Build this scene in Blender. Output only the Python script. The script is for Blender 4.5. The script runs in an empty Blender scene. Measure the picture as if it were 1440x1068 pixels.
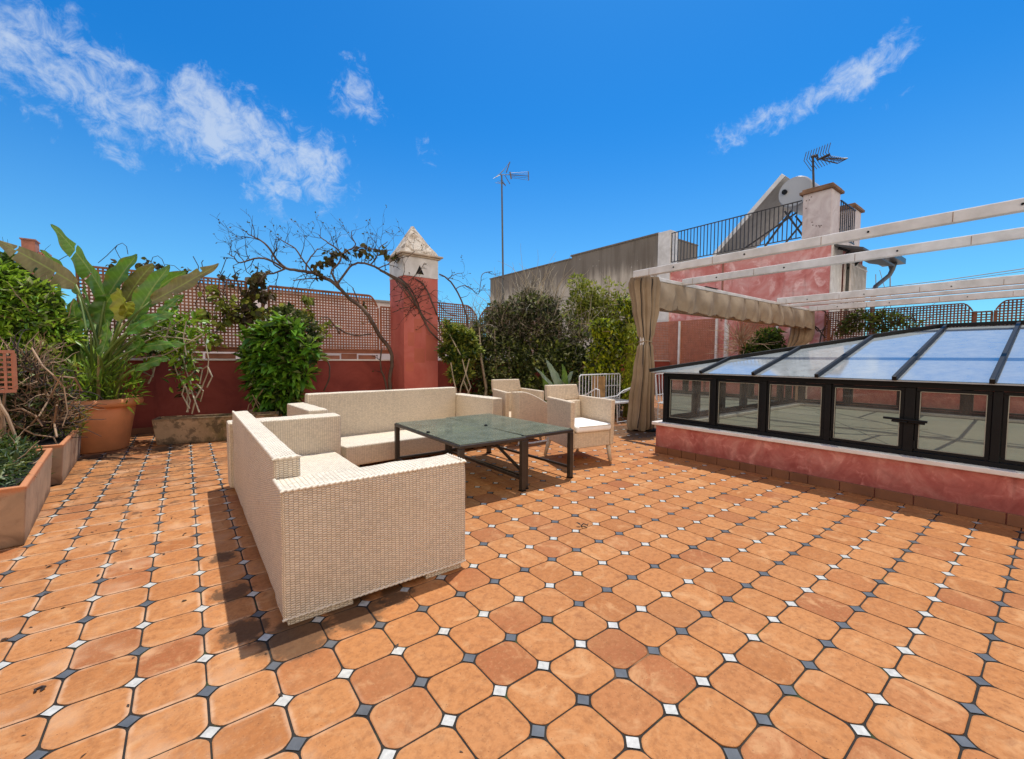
import bpy, math, random
from mathutils import Vector, Matrix
SC = bpy.context.scene
COL = SC.collection
PI = math.pi
R = random.Random(7)

# ------------------------------------------------------------------ camera
F, PITCH, ROLL, YAW, CZ = 598.97, 0.0505883, 0.0072667, 0.6552887, 1.4297
fw = Vector((math.cos(PITCH)*math.sin(YAW), math.cos(PITCH)*math.cos(YAW), -math.sin(PITCH)))
r0 = Vector((math.cos(YAW), -math.sin(YAW), 0)); u0 = r0.cross(fw)
rt = r0*math.cos(ROLL)+u0*math.sin(ROLL); up = -r0*math.sin(ROLL)+u0*math.cos(ROLL)
CAM = Vector((0, 0, CZ))
cd = bpy.data.cameras.new('camera'); cam = bpy.data.objects.new('camera', cd); COL.objects.link(cam)
cd.sensor_width = 36; cd.lens = F/1440*36; cd.clip_end = 3000; cd.clip_start = 0.02
cam.matrix_world = Matrix(((rt.x, up.x, -fw.x, 0), (rt.y, up.y, -fw.y, 0), (rt.z, up.z, -fw.z, CZ), (0, 0, 0, 1)))
SC.camera = cam

def ray(x, y): return fw + rt*((x-720)/F) - up*((y-534)/F)
def P(x, y, D=None, X=None, Y=None, Z=None):
    """world point seen at a photo position, at view depth D or on a plane X / Y / Z"""
    d = ray(x, y)
    if D is not None: t = D
    elif X is not None: t = X/d.x
    elif Y is not None: t = Y/d.y
    else: t = (Z-CZ)/d.z
    return CAM + d*t

# ------------------------------------------------------------------ mesh builder
class MB:
    def __init__(s): s.v = []; s.f = []; s.uv = []; s.mi = []; s.hasuv = False
    def face(s, idx, uv=None, mi=0):
        s.f.append(idx); s.mi.append(mi); s.uv.append(uv)
        if uv: s.hasuv = True
    def box(s, x0, y0, z0, x1, y1, z1, M=None, long='x', mi=0):
        b = len(s.v)
        c = [(x0,y0,z0),(x1,y0,z0),(x1,y1,z0),(x0,y1,z0),(x0,y0,z1),(x1,y0,z1),(x1,y1,z1),(x0,y1,z1)]
        fs = [((0,1,5,4),'v'),((1,2,6,5),'u'),((2,3,7,6),'v'),((3,0,4,7),'u'),((4,5,6,7),'t'),((3,2,1,0),'t')]
        for q in c: s.v.append(M @ Vector(q) if M else Vector(q))
        for q, k in fs:
            uv = []
            for i in q:
                x, y, z = c[i]
                uv.append((x, z) if k == 'v' else (y, z) if k == 'u' else ((x, y) if long == 'x' else (y, x)))
            s.face([b+i for i in q], uv, mi)
        return s
    def bar(s, a, b, w, h=None, mi=0, roll=0):
        """square bar from a to b"""
        a = Vector(a); b = Vector(b); h = h or w
        d = (b-a); L = d.length; d.normalize()
        upv = Vector((0,0,1)) if abs(d.z) < .95 else Vector((0,1,0))
        sx = d.cross(upv).normalized(); sz = sx.cross(d).normalized()
        M = Matrix(((sx.x,d.x,sz.x,a.x),(sx.y,d.y,sz.y,a.y),(sx.z,d.z,sz.z,a.z),(0,0,0,1)))
        s.box(-w/2, 0, -h/2, w/2, L, h/2, M, 'y', mi); return s
    def tube(s, pts, rad, n=6, cap=True, mi=0):
        pts = [Vector(p) for p in pts]
        if not isinstance(rad, (list, tuple)): rad = [rad]*len(pts)
        b = len(s.v); prev = None
        for i, p in enumerate(pts):
            d = (pts[min(i+1, len(pts)-1)] - pts[max(i-1, 0)])
            if d.length < 1e-9: d = Vector((0,0,1))
            d.normalize()
            if prev is None:
                sx = d.cross(Vector((0,0,1)) if abs(d.z) < .9 else Vector((1,0,0))).normalized()
            else:
                sx = (prev - d*prev.dot(d))
                sx = sx.normalized() if sx.length > 1e-6 else d.orthogonal().normalized()
            prev = sx; sy = d.cross(sx)
            for k in range(n):
                a = 2*PI*k/n
                s.v.append(p + (sx*math.cos(a)+sy*math.sin(a))*rad[i])
        for i in range(len(pts)-1):
            for k in range(n):
                k2 = (k+1) % n
                s.face([b+i*n+k, b+i*n+k2, b+(i+1)*n+k2, b+(i+1)*n+k], None, mi)
        if cap:
            s.face([b+k for k in range(n)][::-1], None, mi)
            e = b+(len(pts)-1)*n; s.face([e+k for k in range(n)], None, mi)
        return s
    def lathe(s, c, prof, n=40, mi=0):
        b = len(s.v)
        for (r, z) in prof:
            for k in range(n):
                a = 2*PI*k/n; s.v.append(Vector((c[0]+r*math.cos(a), c[1]+r*math.sin(a), c[2]+z)))
        for i in range(len(prof)-1):
            for k in range(n):
                k2 = (k+1) % n
                s.face([b+i*n+k, b+i*n+k2, b+(i+1)*n+k2, b+(i+1)*n+k], None, mi)
        return s
    def poly(s, pts, uv=None, mi=0):
        b = len(s.v)
        for p in pts: s.v.append(Vector(p))
        s.face(list(range(b, b+len(pts))), uv, mi); return s
    def prism(s, pts, ext, mi=0):
        """polygon extruded by vector ext"""
        b = len(s.v); n = len(pts); e = Vector(ext)
        for p in pts: s.v.append(Vector(p))
        for p in pts: s.v.append(Vector(p)+e)
        s.face(list(range(b, b+n))[::-1], None, mi); s.face(list(range(b+n, b+2*n)), None, mi)
        for i in range(n):
            j = (i+1) % n; s.face([b+i, b+j, b+n+j, b+n+i], None, mi)
        return s
    def leaf(s, p, d, nrm, L, W, fold=.25, droop=0, mi=0, seg=2):
        d = d.normalized(); sx = d.cross(nrm)
        if sx.length < 1e-4: sx = d.orthogonal()
        sx.normalize(); nz = sx.cross(d).normalized()
        b = len(s.v)
        if seg == 1:
            m = p + d*L*.45
            s.v += [p, m - sx*W*.5 + nz*W*fold, p+d*L - nz*L*droop, m + sx*W*.5 + nz*W*fold]
            s.face([b, b+1, b+2], None, mi); s.face([b, b+2, b+3], None, mi); return s
        m1 = p + d*L*.33 - nz*L*droop*.15; m2 = p + d*L*.7 - nz*L*droop*.5
        s.v += [p, m1-sx*W*.5+nz*W*fold, m1, m1+sx*W*.5+nz*W*fold, m2-sx*W*.4+nz*W*fold*.8, m2, m2+sx*W*.4+nz*W*fold*.8, p+d*L-nz*L*droop]
        for q in ((0,2,1),(0,3,2),(1,2,5,4),(2,3,6,5),(4,5,7),(5,6,7)): s.face([b+i for i in q], None, mi)
        return s
    def build(s, name, mat, parent=None, bevel=0, smooth=False, seg=2, pivot=None):
        me = bpy.data.meshes.new(name)
        me.from_pydata([tuple(v) for v in s.v], [], s.f)
        mats = mat if isinstance(mat, (list, tuple)) else [mat]
        for m in mats: me.materials.append(m)
        if len(mats) > 1: me.polygons.foreach_set('material_index', s.mi)
        if s.hasuv:
            ul = me.uv_layers.new(name='UVMap'); fl = []
            for f, u in zip(s.f, s.uv):
                for k in range(len(f)): fl += (u[k] if u else (0, 0))
            ul.data.foreach_set('uv', fl)
        if smooth: me.polygons.foreach_set('use_smooth', [True]*len(me.polygons))
        me.update()
        o = bpy.data.objects.new(name, me); COL.objects.link(o)
        if parent:
            o.parent = parent; o.matrix_parent_inverse = pivot_inv(parent)
        if bevel:
            m = o.modifiers.new('bevel', 'BEVEL'); m.width = bevel; m.segments = seg; m.limit_method = 'ANGLE'; m.angle_limit = .6
            m.harden_normals = False
        return o

def pivot_inv(par):
    # every builder works in world coordinates: cancel the root's placement
    root = par
    while root.parent: root = root.parent
    L = Matrix.Translation(root.location) @ root.rotation_euler.to_matrix().to_4x4()
    return L.inverted() if par is root else Matrix.Identity(4)

def tag(o, label=None, cat=None, group=None, kind=None):
    if label: o['label'] = label
    if cat: o['category'] = cat
    if group: o['group'] = group
    if kind: o['kind'] = kind
    return o
def thing(name, label, cat, loc=(0,0,0), rz=0, group=None):
    o = bpy.data.objects.new(name, None); COL.objects.link(o)
    o.location = loc; o.rotation_euler = (0, 0, rz); o.empty_display_size = .2
    return tag(o, label, cat, group)
def loc_thing(name, label, cat, loc, rz=0, group=None):
    """thing whose parts are modelled in its own local coordinates"""
    o = thing(name, label, cat, loc, rz, group); o['_l'] = 1; return o
def sub(mb, name, mat, parent, **k):
    """part in the parent's local coordinates"""
    o = mb.build(name, mat, None, **k); o.parent = parent; return o
def copy_tree(o, parent=None):
    c = o.copy(); COL.objects.link(c)
    if parent is not None: c.parent = parent
    for ch in list(o.children): copy_tree(ch, c)
    return c

# ------------------------------------------------------------------ materials
class N:
    def __init__(s, name):
        s.m = bpy.data.materials.new(name); s.m.use_nodes = True
        s.t = s.m.node_tree; s.n = s.t.nodes; s.l = s.t.links
        s.b = s.n['Principled BSDF']; s.out = s.n['Material Output']
    def new(s, ty, **k):
        o = s.n.new(ty)
        for a, v in k.items():
            if a.startswith('i_'):
                key = a[2:]; key = int(key) if key.isdigit() else key.replace('_', ' ')
                s.set(o.inputs[key], v)
            else: setattr(o, a, v)
        return o
    def set(s, inp, v):
        if hasattr(v, 'is_output'): s.l.new(v, inp)
        elif isinstance(v, (tuple, list)) and len(v) == 3 and inp.type == 'RGBA': inp.default_value = (*v, 1)
        else: inp.default_value = v
    def math(s, op, a, b=0.0, c=None, clamp=False):
        o = s.n.new('ShaderNodeMath'); o.operation = op; o.use_clamp = clamp
        s.set(o.inputs[0], a); s.set(o.inputs[1], b)
        if c is not None: s.set(o.inputs[2], c)
        return o.outputs[0]
    def vm(s, op, a, b=(0,0,0)):
        o = s.n.new('ShaderNodeVectorMath'); o.operation = op
        s.set(o.inputs[0], a); s.set(o.inputs[1], b)
        return o.outputs['Value'] if op in ('DOT_PRODUCT', 'LENGTH', 'DISTANCE') else o.outputs[0]
    def noise(s, scale, detail=4, rough=.55, vec=None, dist=0, lac=2):
        o = s.n.new('ShaderNodeTexNoise'); o.inputs['Scale'].default_value = scale; o.inputs['Detail'].default_value = detail
        o.inputs['Roughness'].default_value = rough; o.inputs['Distortion'].default_value = dist
        s.l.new(vec if vec is not None else s.obj(), o.inputs['Vector']); return o.outputs['Fac']
    def obj(s):
        if not hasattr(s, '_tc'): s._tc = s.n.new('ShaderNodeTexCoord')
        return s._tc.outputs['Object']
    def uvc(s):
        s.obj(); return s._tc.outputs['UV']
    def ramp(s, fac, stops, interp='LINEAR'):
        o = s.n.new('ShaderNodeValToRGB'); cr = o.color_ramp; cr.interpolation = interp
        while len(cr.elements) < len(stops): cr.elements.new(.5)
        for e, (p, c) in zip(cr.elements, stops):
            e.position = p; e.color = (*c, 1) if isinstance(c, (tuple, list)) else (c, c, c, 1)
        s.l.new(fac, o.inputs[0]); return o.outputs[0]
    def mix(s, fac, a, b, blend='MIX'):
        o = s.n.new('ShaderNodeMix'); o.data_type = 'RGBA'; o.blend_type = blend
        s.set(o.inputs[0], fac); s.set(o.inputs[6], a); s.set(o.inputs[7], b); return o.outputs[2]
    def bump(s, h, strength=.3, dist=.01):
        o = s.n.new('ShaderNodeBump'); o.inputs['Strength'].default_value = strength; o.inputs['Distance'].default_value = dist
        s.l.new(h, o.inputs['Height']); s.l.new(o.outputs[0], s.b.inputs['Normal'])
    def sep(s, v):
        o = s.n.new('ShaderNodeSeparateXYZ'); s.l.new(v, o.inputs[0]); return o.outputs
    def comb(s, x, y, z):
        o = s.n.new('ShaderNodeCombineXYZ'); s.set(o.inputs[0], x); s.set(o.inputs[1], y); s.set(o.inputs[2], z); return o.outputs[0]
    def island(s):
        o = s.n.new('ShaderNodeNewGeometry'); return o.outputs['Random Per Island']
    def base(s, c): s.set(s.b.inputs['Base Color'], c)
    def rough(s, c): s.set(s.b.inputs['Roughness'], c)
    def smooth(s, x, a, b, lo=0., hi=1.):
        o = s.n.new('ShaderNodeMapRange'); o.interpolation_type = 'SMOOTHSTEP'
        s.set(o.inputs[0], x); o.inputs[1].default_value = a; o.inputs[2].default_value = b
        o.inputs[3].default_value = lo; o.inputs[4].default_value = hi; return o.outputs[0]

def simple(name, col, rough=.6, var=.15, scale=8, metal=0, bump=0, col2=None):
    n = N(name); f = n.noise(scale, 5)
    a = tuple(max(0, c*(1-var)) for c in col); b = col2 or tuple(min(1, c*(1+var)) for c in col)
    n.base(n.ramp(f, [(.3, a), (.7, b)])); n.rough(rough); n.b.inputs['Metallic'].default_value = metal
    if bump: n.bump(n.noise(scale*6, 4), bump, .01)
    return n.m

def m_stucco(name, c1, c2, c3, scale=1.6, lite=.35, grime=0.0):
    """mottled limewashed stucco"""
    n = N(name)
    f1 = n.noise(scale, 6, .6, dist=1.6); f2 = n.noise(scale*3.2, 5, .6, dist=.8); f3 = n.noise(scale*.35, 3)
    c = n.ramp(f1, [(.32, c1), (.5, c2), (.68, c3)])
    c = n.mix(n.smooth(f2, .52, .72, 0, lite), c, tuple(min(1, x*1.25+.05) for x in c3))
    c = n.mix(n.smooth(f3, .35, .65, .0, .35), c, c1)
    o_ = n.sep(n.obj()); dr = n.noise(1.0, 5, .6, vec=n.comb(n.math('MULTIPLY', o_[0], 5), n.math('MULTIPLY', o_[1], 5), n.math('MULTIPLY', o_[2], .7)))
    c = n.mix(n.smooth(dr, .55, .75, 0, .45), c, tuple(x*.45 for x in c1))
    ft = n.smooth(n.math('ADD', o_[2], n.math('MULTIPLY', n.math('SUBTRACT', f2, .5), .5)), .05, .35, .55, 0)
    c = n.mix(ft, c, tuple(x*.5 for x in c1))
    if grime:
        z = n.sep(n.obj())[2]
        c = n.mix(n.math('MULTIPLY', n.smooth(n.noise(2.5, 4), .4, .6), grime), c, (.06, .045, .035))
    n.base(c); n.rough(.85); n.bump(n.math('ADD', f2, n.noise(60, 3)), .25, .01)
    return n.m
def m_tile():
    n = N('terracotta_tiles')
    isl = n.island(); o = n.obj(); sp = n.sep(o)
    c = n.ramp(isl, [(0, (.37,.132,.038)), (.2, (.45,.178,.055)), (.5, (.48,.196,.064)), (.75, (.43,.165,.052)), (.9, (.38,.132,.044)), (1, (.31,.10,.034))])
    big = n.noise(2.2, 4); c = n.mix(n.smooth(big, .35, .65, 0, .35), c, (.48,.215,.078))
    m = n.noise(28, 6, .65); c = n.mix(n.smooth(m, .4, .72, 0, .62), c, (.25,.095,.034)); c = n.mix(n.smooth(n.noise(5, 5, .65, dist=1), .5, .72, 0, .55), c, (.60,.33,.15)); c = n.mix(n.smooth(n.noise(1.1, 4, .6), .52, .7, 0, .45), c, (.33,.125,.045)); c = n.mix(n.smooth(n.noise(60, 5, .7), .5, .7, 0, .35), c, (.55,.28,.12))
    m2 = n.noise(11, 4, .6, dist=.6); c = n.mix(n.smooth(m2, .56, .75, 0, .6), c, (.27,.10,.036))
    # pores
    v = n.new('ShaderNodeTexVoronoi', i_Scale=75.); n.l.new(o, v.inputs['Vector'])
    pore = n.math('MULTIPLY', n.smooth(v.outputs['Distance'], .1, .2, 1, 0), n.smooth(n.noise(30, 2), .52, .6))
    c = n.mix(n.math('MULTIPLY', pore, .75), c, (.10,.035,.015))
    # distance to the joint, pale bloom on the left foreground
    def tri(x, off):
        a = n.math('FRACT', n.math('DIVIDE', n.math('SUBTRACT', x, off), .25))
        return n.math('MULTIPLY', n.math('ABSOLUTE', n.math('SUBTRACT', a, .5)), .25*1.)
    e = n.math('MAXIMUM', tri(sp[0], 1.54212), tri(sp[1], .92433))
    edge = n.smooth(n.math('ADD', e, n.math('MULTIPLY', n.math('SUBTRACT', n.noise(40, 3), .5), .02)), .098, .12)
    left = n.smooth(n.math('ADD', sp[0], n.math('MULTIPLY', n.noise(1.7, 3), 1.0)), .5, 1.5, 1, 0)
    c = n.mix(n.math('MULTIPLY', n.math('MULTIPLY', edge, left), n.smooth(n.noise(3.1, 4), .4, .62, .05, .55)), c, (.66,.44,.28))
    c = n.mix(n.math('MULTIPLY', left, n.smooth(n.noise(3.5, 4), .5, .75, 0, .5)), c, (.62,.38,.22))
    # dirt: dark stains left part and near the sofa feet
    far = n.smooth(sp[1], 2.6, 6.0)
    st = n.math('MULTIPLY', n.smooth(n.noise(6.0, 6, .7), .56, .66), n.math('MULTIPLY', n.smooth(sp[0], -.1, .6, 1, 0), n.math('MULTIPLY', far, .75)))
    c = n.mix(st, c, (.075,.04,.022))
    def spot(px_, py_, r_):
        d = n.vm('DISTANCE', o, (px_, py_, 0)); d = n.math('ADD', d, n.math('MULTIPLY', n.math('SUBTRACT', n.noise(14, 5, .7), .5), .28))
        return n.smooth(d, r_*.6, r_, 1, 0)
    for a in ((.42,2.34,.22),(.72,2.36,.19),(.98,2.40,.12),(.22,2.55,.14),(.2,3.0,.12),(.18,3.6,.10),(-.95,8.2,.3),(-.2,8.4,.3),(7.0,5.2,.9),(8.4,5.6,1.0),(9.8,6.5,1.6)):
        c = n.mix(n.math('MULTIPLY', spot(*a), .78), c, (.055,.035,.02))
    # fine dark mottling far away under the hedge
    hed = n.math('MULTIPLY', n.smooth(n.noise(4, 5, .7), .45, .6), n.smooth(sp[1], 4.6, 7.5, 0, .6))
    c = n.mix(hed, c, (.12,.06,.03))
    n.base(c); n.rough(n.ramp(m, [(.3, .62), (.7, .8)])); n.b.inputs['Specular IOR Level'].default_value = .2
    n.bump(n.math('ADD', n.math('MULTIPLY', n.noise(70, 4, .6), .6), n.noise(9, 2)), .28, .006)
    return n.m
def m_grout():
    n = N('tile_grout'); f = n.noise(5, 4)
    g = n.noise(1.3, 3)
    c = n.ramp(f, [(.35, (.014,.010,.008)), (.64, (.03,.022,.014)), (.74, (.09,.055,.025))])
    c = n.mix(n.smooth(g, .62, .7, 0, .8), c, (.45,.22,.09))
    c = n.mix(n.math('MULTIPLY', n.smooth(n.noise(7, 3), .6, .68), .5), c, (.05,.075,.015))
    n.base(c); n.rough(.95); n.bump(n.noise(150, 3), .5, .004); return n.m
def m_wicker(name, c=(.71,.60,.455), pu=.023, qv=.013, strength=.8, dark=(.24,.155,.08)):
    n = N(name); sp = n.sep(n.uvc())
    u = n.math('ADD', n.math('DIVIDE', sp[0], pu), n.math('MULTIPLY', n.noise(3, 2), .22)); v = n.math('ADD', n.math('DIVIDE', sp[1], qv), n.math('MULTIPLY', n.noise(5, 3), .35))
    col = n.math('FLOOR', u); par = n.math('MULTIPLY', n.math('FRACT', n.math('MULTIPLY', col, .5)), .5)
    ph = n.math('ADD', n.math('MULTIPLY', v, .5), par)
    st = n.math('ABSOLUTE', n.math('SINE', n.math('MULTIPLY', ph, PI*2)))
    rib = n.math('SINE', n.math('MULTIPLY', n.math('FRACT', u), PI))
    h = n.math('MULTIPLY', n.math('POWER', st, .6), n.math('POWER', rib, .32))
    cell = n.comb(col, n.math('FLOOR', n.math('MULTIPLY', ph, 2)), 0)
    wn = n.new('ShaderNodeTexWhiteNoise'); wn.noise_dimensions = '2D'; n.l.new(cell, wn.inputs['Vector'])
    base = n.ramp(n.math('ADD', n.math('MULTIPLY', wn.outputs['Value'], .34), n.math('ADD', .12, n.math('MULTIPLY', n.noise(2.0, 4), .5))),
                  [(.2, tuple(x*.78 for x in c)), (.5, c), (.85, tuple(min(1, x*1.18) for x in c))])
    cc = n.mix(n.smooth(h, .10, .55), dark, base)
    n.base(cc); n.rough(.55); n.b.inputs['Specular IOR Level'].default_value = .3
    n.bump(h, strength, .006); return n.m
def m_leaf(name, cols, rough=.45, trans=.35, spec=.3, veins=0):
    n = N(name); isl = n.island()
    st = [(i/(len(cols)-1), c) for i, c in enumerate(cols)]
    c = n.ramp(isl, st)
    c = n.mix(n.smooth(n.noise(3, 3), .4, .65, 0, .45), c, tuple(x*.5 for x in cols[0]))
    if veins:
        sp = n.sep(n.uvc()); w = n.math('SINE', n.math('MULTIPLY', n.math('ADD', sp[1], n.math('MULTIPLY', n.math('ABSOLUTE', sp[0]), -.35)), veins))
        c = n.mix(n.smooth(w, .2, 1, 0, .13), c, tuple(min(1, x*1.7+.02) for x in cols[-1]))
        mid = n.smooth(n.math('ABSOLUTE', sp[0]), .015, .05, .7, 0)
        c = n.mix(mid, c, (.28,.34,.08))
        edg = n.math('MULTIPLY', n.smooth(n.noise(9, 3), .5, .7), n.smooth(n.math('ABSOLUTE', sp[0]), .3, .5, 0, .8))
        c = n.mix(edg, c, (.22,.13,.03))
        n.bump(w, .25, .004)
    n.base(c); n.rough(rough); n.b.inputs['Specular IOR Level'].default_value = spec
    tr = n.new('ShaderNodeBsdfTranslucent'); n.l.new(n.mix(.5, c, (.45,.6,.06), 'MULTIPLY') if False else n.mix(.35, c, (.35,.42,.04)), tr.inputs['Color'])
    mx = n.new('ShaderNodeMixShader'); mx.inputs[0].default_value = trans
    n.l.new(n.b.outputs[0], mx.inputs[1]); n.l.new(tr.outputs[0], mx.inputs[2]); n.l.new(mx.outputs[0], n.out.inputs[0])
    return n.m
def m_glass(name, tint=(.75,.82,.78), dirt=.06, dirtcol=(.5,.55,.58), ior=1.5, rough=.0, streak=20, gcol=(.95,.97,1), lo=.5, hi=1.6):
    n = N(name)
    tr = n.new('ShaderNodeBsdfTransparent'); tr.inputs[0].default_value = (*tint, 1)
    gl = n.new('ShaderNodeBsdfGlossy'); gl.inputs['Roughness'].default_value = rough; gl.inputs[0].default_value = (*gcol,1)
    fr = n.new('ShaderNodeFresnel'); fr.inputs[0].default_value = ior
    mx = n.new('ShaderNodeMixShader'); n.l.new(fr.outputs[0], mx.inputs[0]); n.l.new(tr.outputs[0], mx.inputs[1]); n.l.new(gl.outputs[0], mx.inputs[2])
    df = n.new('ShaderNodeBsdfDiffuse'); df.inputs[0].default_value = (*dirtcol, 1)
    m2 = n.new('ShaderNodeMixShader'); n.l.new(n.ramp(n.noise(streak, 5, .7), [(.35, dirt*lo), (.75, min(1, dirt*hi))]), m2.inputs[0])
    n.l.new(mx.outputs[0], m2.inputs[1]); n.l.new(df.outputs[0], m2.inputs[2]); n.l.new(m2.outputs[0], n.out.inputs[0])
    return n.m

def m_planter(name, face, rim, stain, h=.45, moss=0.):
    n = N(name); sp = n.sep(n.obj()); f = n.noise(4, 6, .65, dist=.7); f2 = n.noise(11, 5, .7)
    c = n.ramp(f, [(.3, tuple(x*.75 for x in face)), (.55, face), (.75, tuple(x*1.15 for x in face))])
    c = n.mix(n.smooth(n.math('ADD', sp[2], n.math('MULTIPLY', n.math('SUBTRACT', f2, .5), .12)), h-.06, h-.005), c, rim)
    c = n.mix(n.smooth(f2, .55, .7, 0, .6), c, stain)
    c = n.mix(n.smooth(n.math('ADD', sp[2], n.math('MULTIPLY', n.math('SUBTRACT', f, .5), .3)), .0, .12, .7, 0), c, tuple(x*.5 for x in stain))
    if moss:
        c = n.mix(n.math('MULTIPLY', n.smooth(n.noise(2.2, 5, .7), .42, .56), n.math('MULTIPLY', n.smooth(sp[0], -.95-.35, -.75, 0, 1), moss)), c, (.085,.065,.012))
        c = n.mix(n.math('MULTIPLY', n.smooth(n.noise(6, 5, .7), .52, .6), moss*.7), c, (.03,.02,.01))
    n.base(c); n.rough(.85); n.bump(n.math('ADD', f, f2), .4, .008); return n.m
# ================================================================== palette
M_TILE = m_tile(); M_GROUT = m_grout()
M_TWHITE = simple('insert_white', (.50,.48,.43), .4, .2, 40); M_TGREY = simple('insert_grey', (.10,.105,.11), .4, .25, 12)
M_WICK = m_wicker('wicker'); M_WICKC = m_wicker('wicker_chair', (.68,.55,.40), .028, .016, .6, (.36,.26,.16))
M_WICKTOP = m_wicker('wicker_top', (.76,.66,.51), .024, .028, .8, (.34,.25,.15))
M_WOODLEG = simple('chair_leg_cane', (.55,.45,.34), .6, .15, 20)
M_BLACK = simple('black_metal', (.004,.0045,.005), .5, .25, 14)
M_BLACK.node_tree.nodes['Principled BSDF'].inputs['Specular IOR Level'].default_value = .22
M_BROWNMET = simple('dark_bronze_metal', (.035,.026,.02), .35, .3, 9)
M_REDWALL = m_stucco('dark_red_stucco', (.20,.035,.025), (.27,.052,.036), (.32,.07,.048), 1.1, .12)
M_CHIM = m_stucco('chimney_red_stucco', (.46,.105,.078), (.57,.15,.112), (.63,.21,.165), .9, .1)
M_PINK = m_stucco('pink_stucco', (.50,.13,.11), (.68,.29,.265), (.80,.55,.52), .85, .8)
M_PINKLOW = m_stucco('skylight_base_stucco', (.34,.075,.06), (.47,.15,.12), (.58,.26,.21), 2.6, .5)
M_WHITE = simple('weathered_white_paint', (.70,.67,.62), .6, .2, 4, col2=(.78,.76,.73), bump=.15)
M_WHITEMET = simple('white_lacquered_metal', (.70,.71,.71), .4, .12, 4)
M_MARBLE = simple('pale_marble_sill', (.74,.69,.62), .4, .1, 7, col2=(.80,.74,.70))
M_SKIRT = simple('brown_skirting_tile', (.19,.075,.032), .55, .25, 3, bump=.2)
M_TERRA = simple('terracotta_pot_clay', (.66,.25,.09), .6, .18, 3, bump=.15)
M_TERRA2 = m_planter('weathered_terracotta', (.43,.29,.18), (.52,.20,.08), (.24,.14,.08))
M_TERRA3 = m_planter('mossy_terracotta', (.36,.24,.14), (.20,.12,.06), (.17,.10,.05), .42, .85)
M_SOIL = simple('soil', (.014,.009,.006), .95, .4, 20, bump=.6)
M_LATT = simple('brown_lattice_wood', (.34,.135,.07), .7, .3, 5)
M_LATT2 = simple('terracotta_lattice', (.42,.16,.09), .7, .2, 5)
M_BOARD = simple('fence_board', (.30,.11,.06), .7, .2, 4)
M_BARK = simple('grey_brown_bark', (.10,.065,.045), .85, .35, 9, bump=.4)
M_BARKD = simple('dark_bark', (.045,.03,.025), .85, .3, 9, bump=.3)
M_TWIG = simple('dry_twig', (.30,.19,.11), .8, .45, 3)
M_TWIGP = simple('pale_vine_stem', (.36,.31,.22), .75, .3, 5)
M_CUSH = simple('white_cushion', (.86,.84,.80), .85, .04, 12, bump=.1)
M_BEIGE = simple('beige_blind', (.36,.33,.26), .8, .06, 2)
M_COPPER = simple('grey_plaster', (.42,.38,.33), .9, .1, 3)
L_PADDLE = m_leaf('paddle_leaf', [(.05,.14,.02),(.085,.21,.026),(.12,.27,.035)], .38, .3, .5, veins=34)
L_PADOLD = m_leaf('old_paddle_leaf', [(.15,.13,.04),(.22,.18,.08),(.16,.18,.045)], .5, .22, .4, veins=34)
L_YELL = m_leaf('young_yellow_leaf', [(.26,.27,.03),(.32,.30,.04)], .45, .35, .4, veins=30)
L_BRIGHT = m_leaf('bright_leaf', [(.05,.12,.012),(.17,.34,.025),(.34,.56,.04),(.50,.68,.07)], .4, .3)
L_LAUREL = m_leaf('laurel_leaf', [(.03,.10,.012),(.08,.23,.02),(.17,.38,.03),(.26,.48,.045)], .35, .3)
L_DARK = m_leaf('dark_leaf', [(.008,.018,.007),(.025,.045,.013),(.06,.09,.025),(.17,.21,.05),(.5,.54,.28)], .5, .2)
L_GREYTW = m_leaf('dry_grey_leaf', [(.03,.027,.02),(.08,.072,.05),(.2,.18,.13),(.5,.47,.38)], .7, .1)
L_OLIVE = m_leaf('olive_leaf', [(.08,.11,.015),(.20,.25,.03),(.36,.40,.06),(.50,.50,.11)], .5, .3)
L_LIME = m_leaf('lime_leaf', [(.14,.20,.008),(.32,.42,.012),(.50,.56,.02),(.62,.60,.04)], .45, .35)
L_IVY = m_leaf('ivy_leaf', [(.03,.022,.012),(.06,.035,.015),(.10,.055,.02),(.07,.08,.02)], .6, .2)
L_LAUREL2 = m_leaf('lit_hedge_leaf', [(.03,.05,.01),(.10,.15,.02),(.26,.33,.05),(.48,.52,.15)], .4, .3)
L_STRAP = m_leaf('strap_leaf', [(.10,.17,.12),(.20,.28,.22),(.30,.38,.32)], .4, .2)
L_BRIGHT2 = m_leaf('strap_leaf_green', [(.07,.15,.03),(.12,.22,.04)], .4, .3)
L_MIX = m_leaf('creeper_leaf', [(.015,.03,.01),(.05,.09,.015),(.12,.16,.02),(.10,.06,.025)], .5, .25)
L_MID = m_leaf('mid_green_leaf', [(.012,.035,.008),(.035,.08,.015),(.08,.15,.03)], .45, .3)

def canvas_mat():
    n = N('taupe_canvas'); f = n.noise(2.5, 4); g = n.noise(90, 2)
    n.base(n.ramp(f, [(.3, (.23,.165,.10)), (.7, (.33,.25,.165))])); n.rough(.9); n.bump(n.math('ADD', f, n.math('MULTIPLY', g, .3)), .35, .02)
    return n.m
M_CANVAS = canvas_mat(); M_PIPING = simple('dark_piping', (.03,.025,.02), .8)

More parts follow.
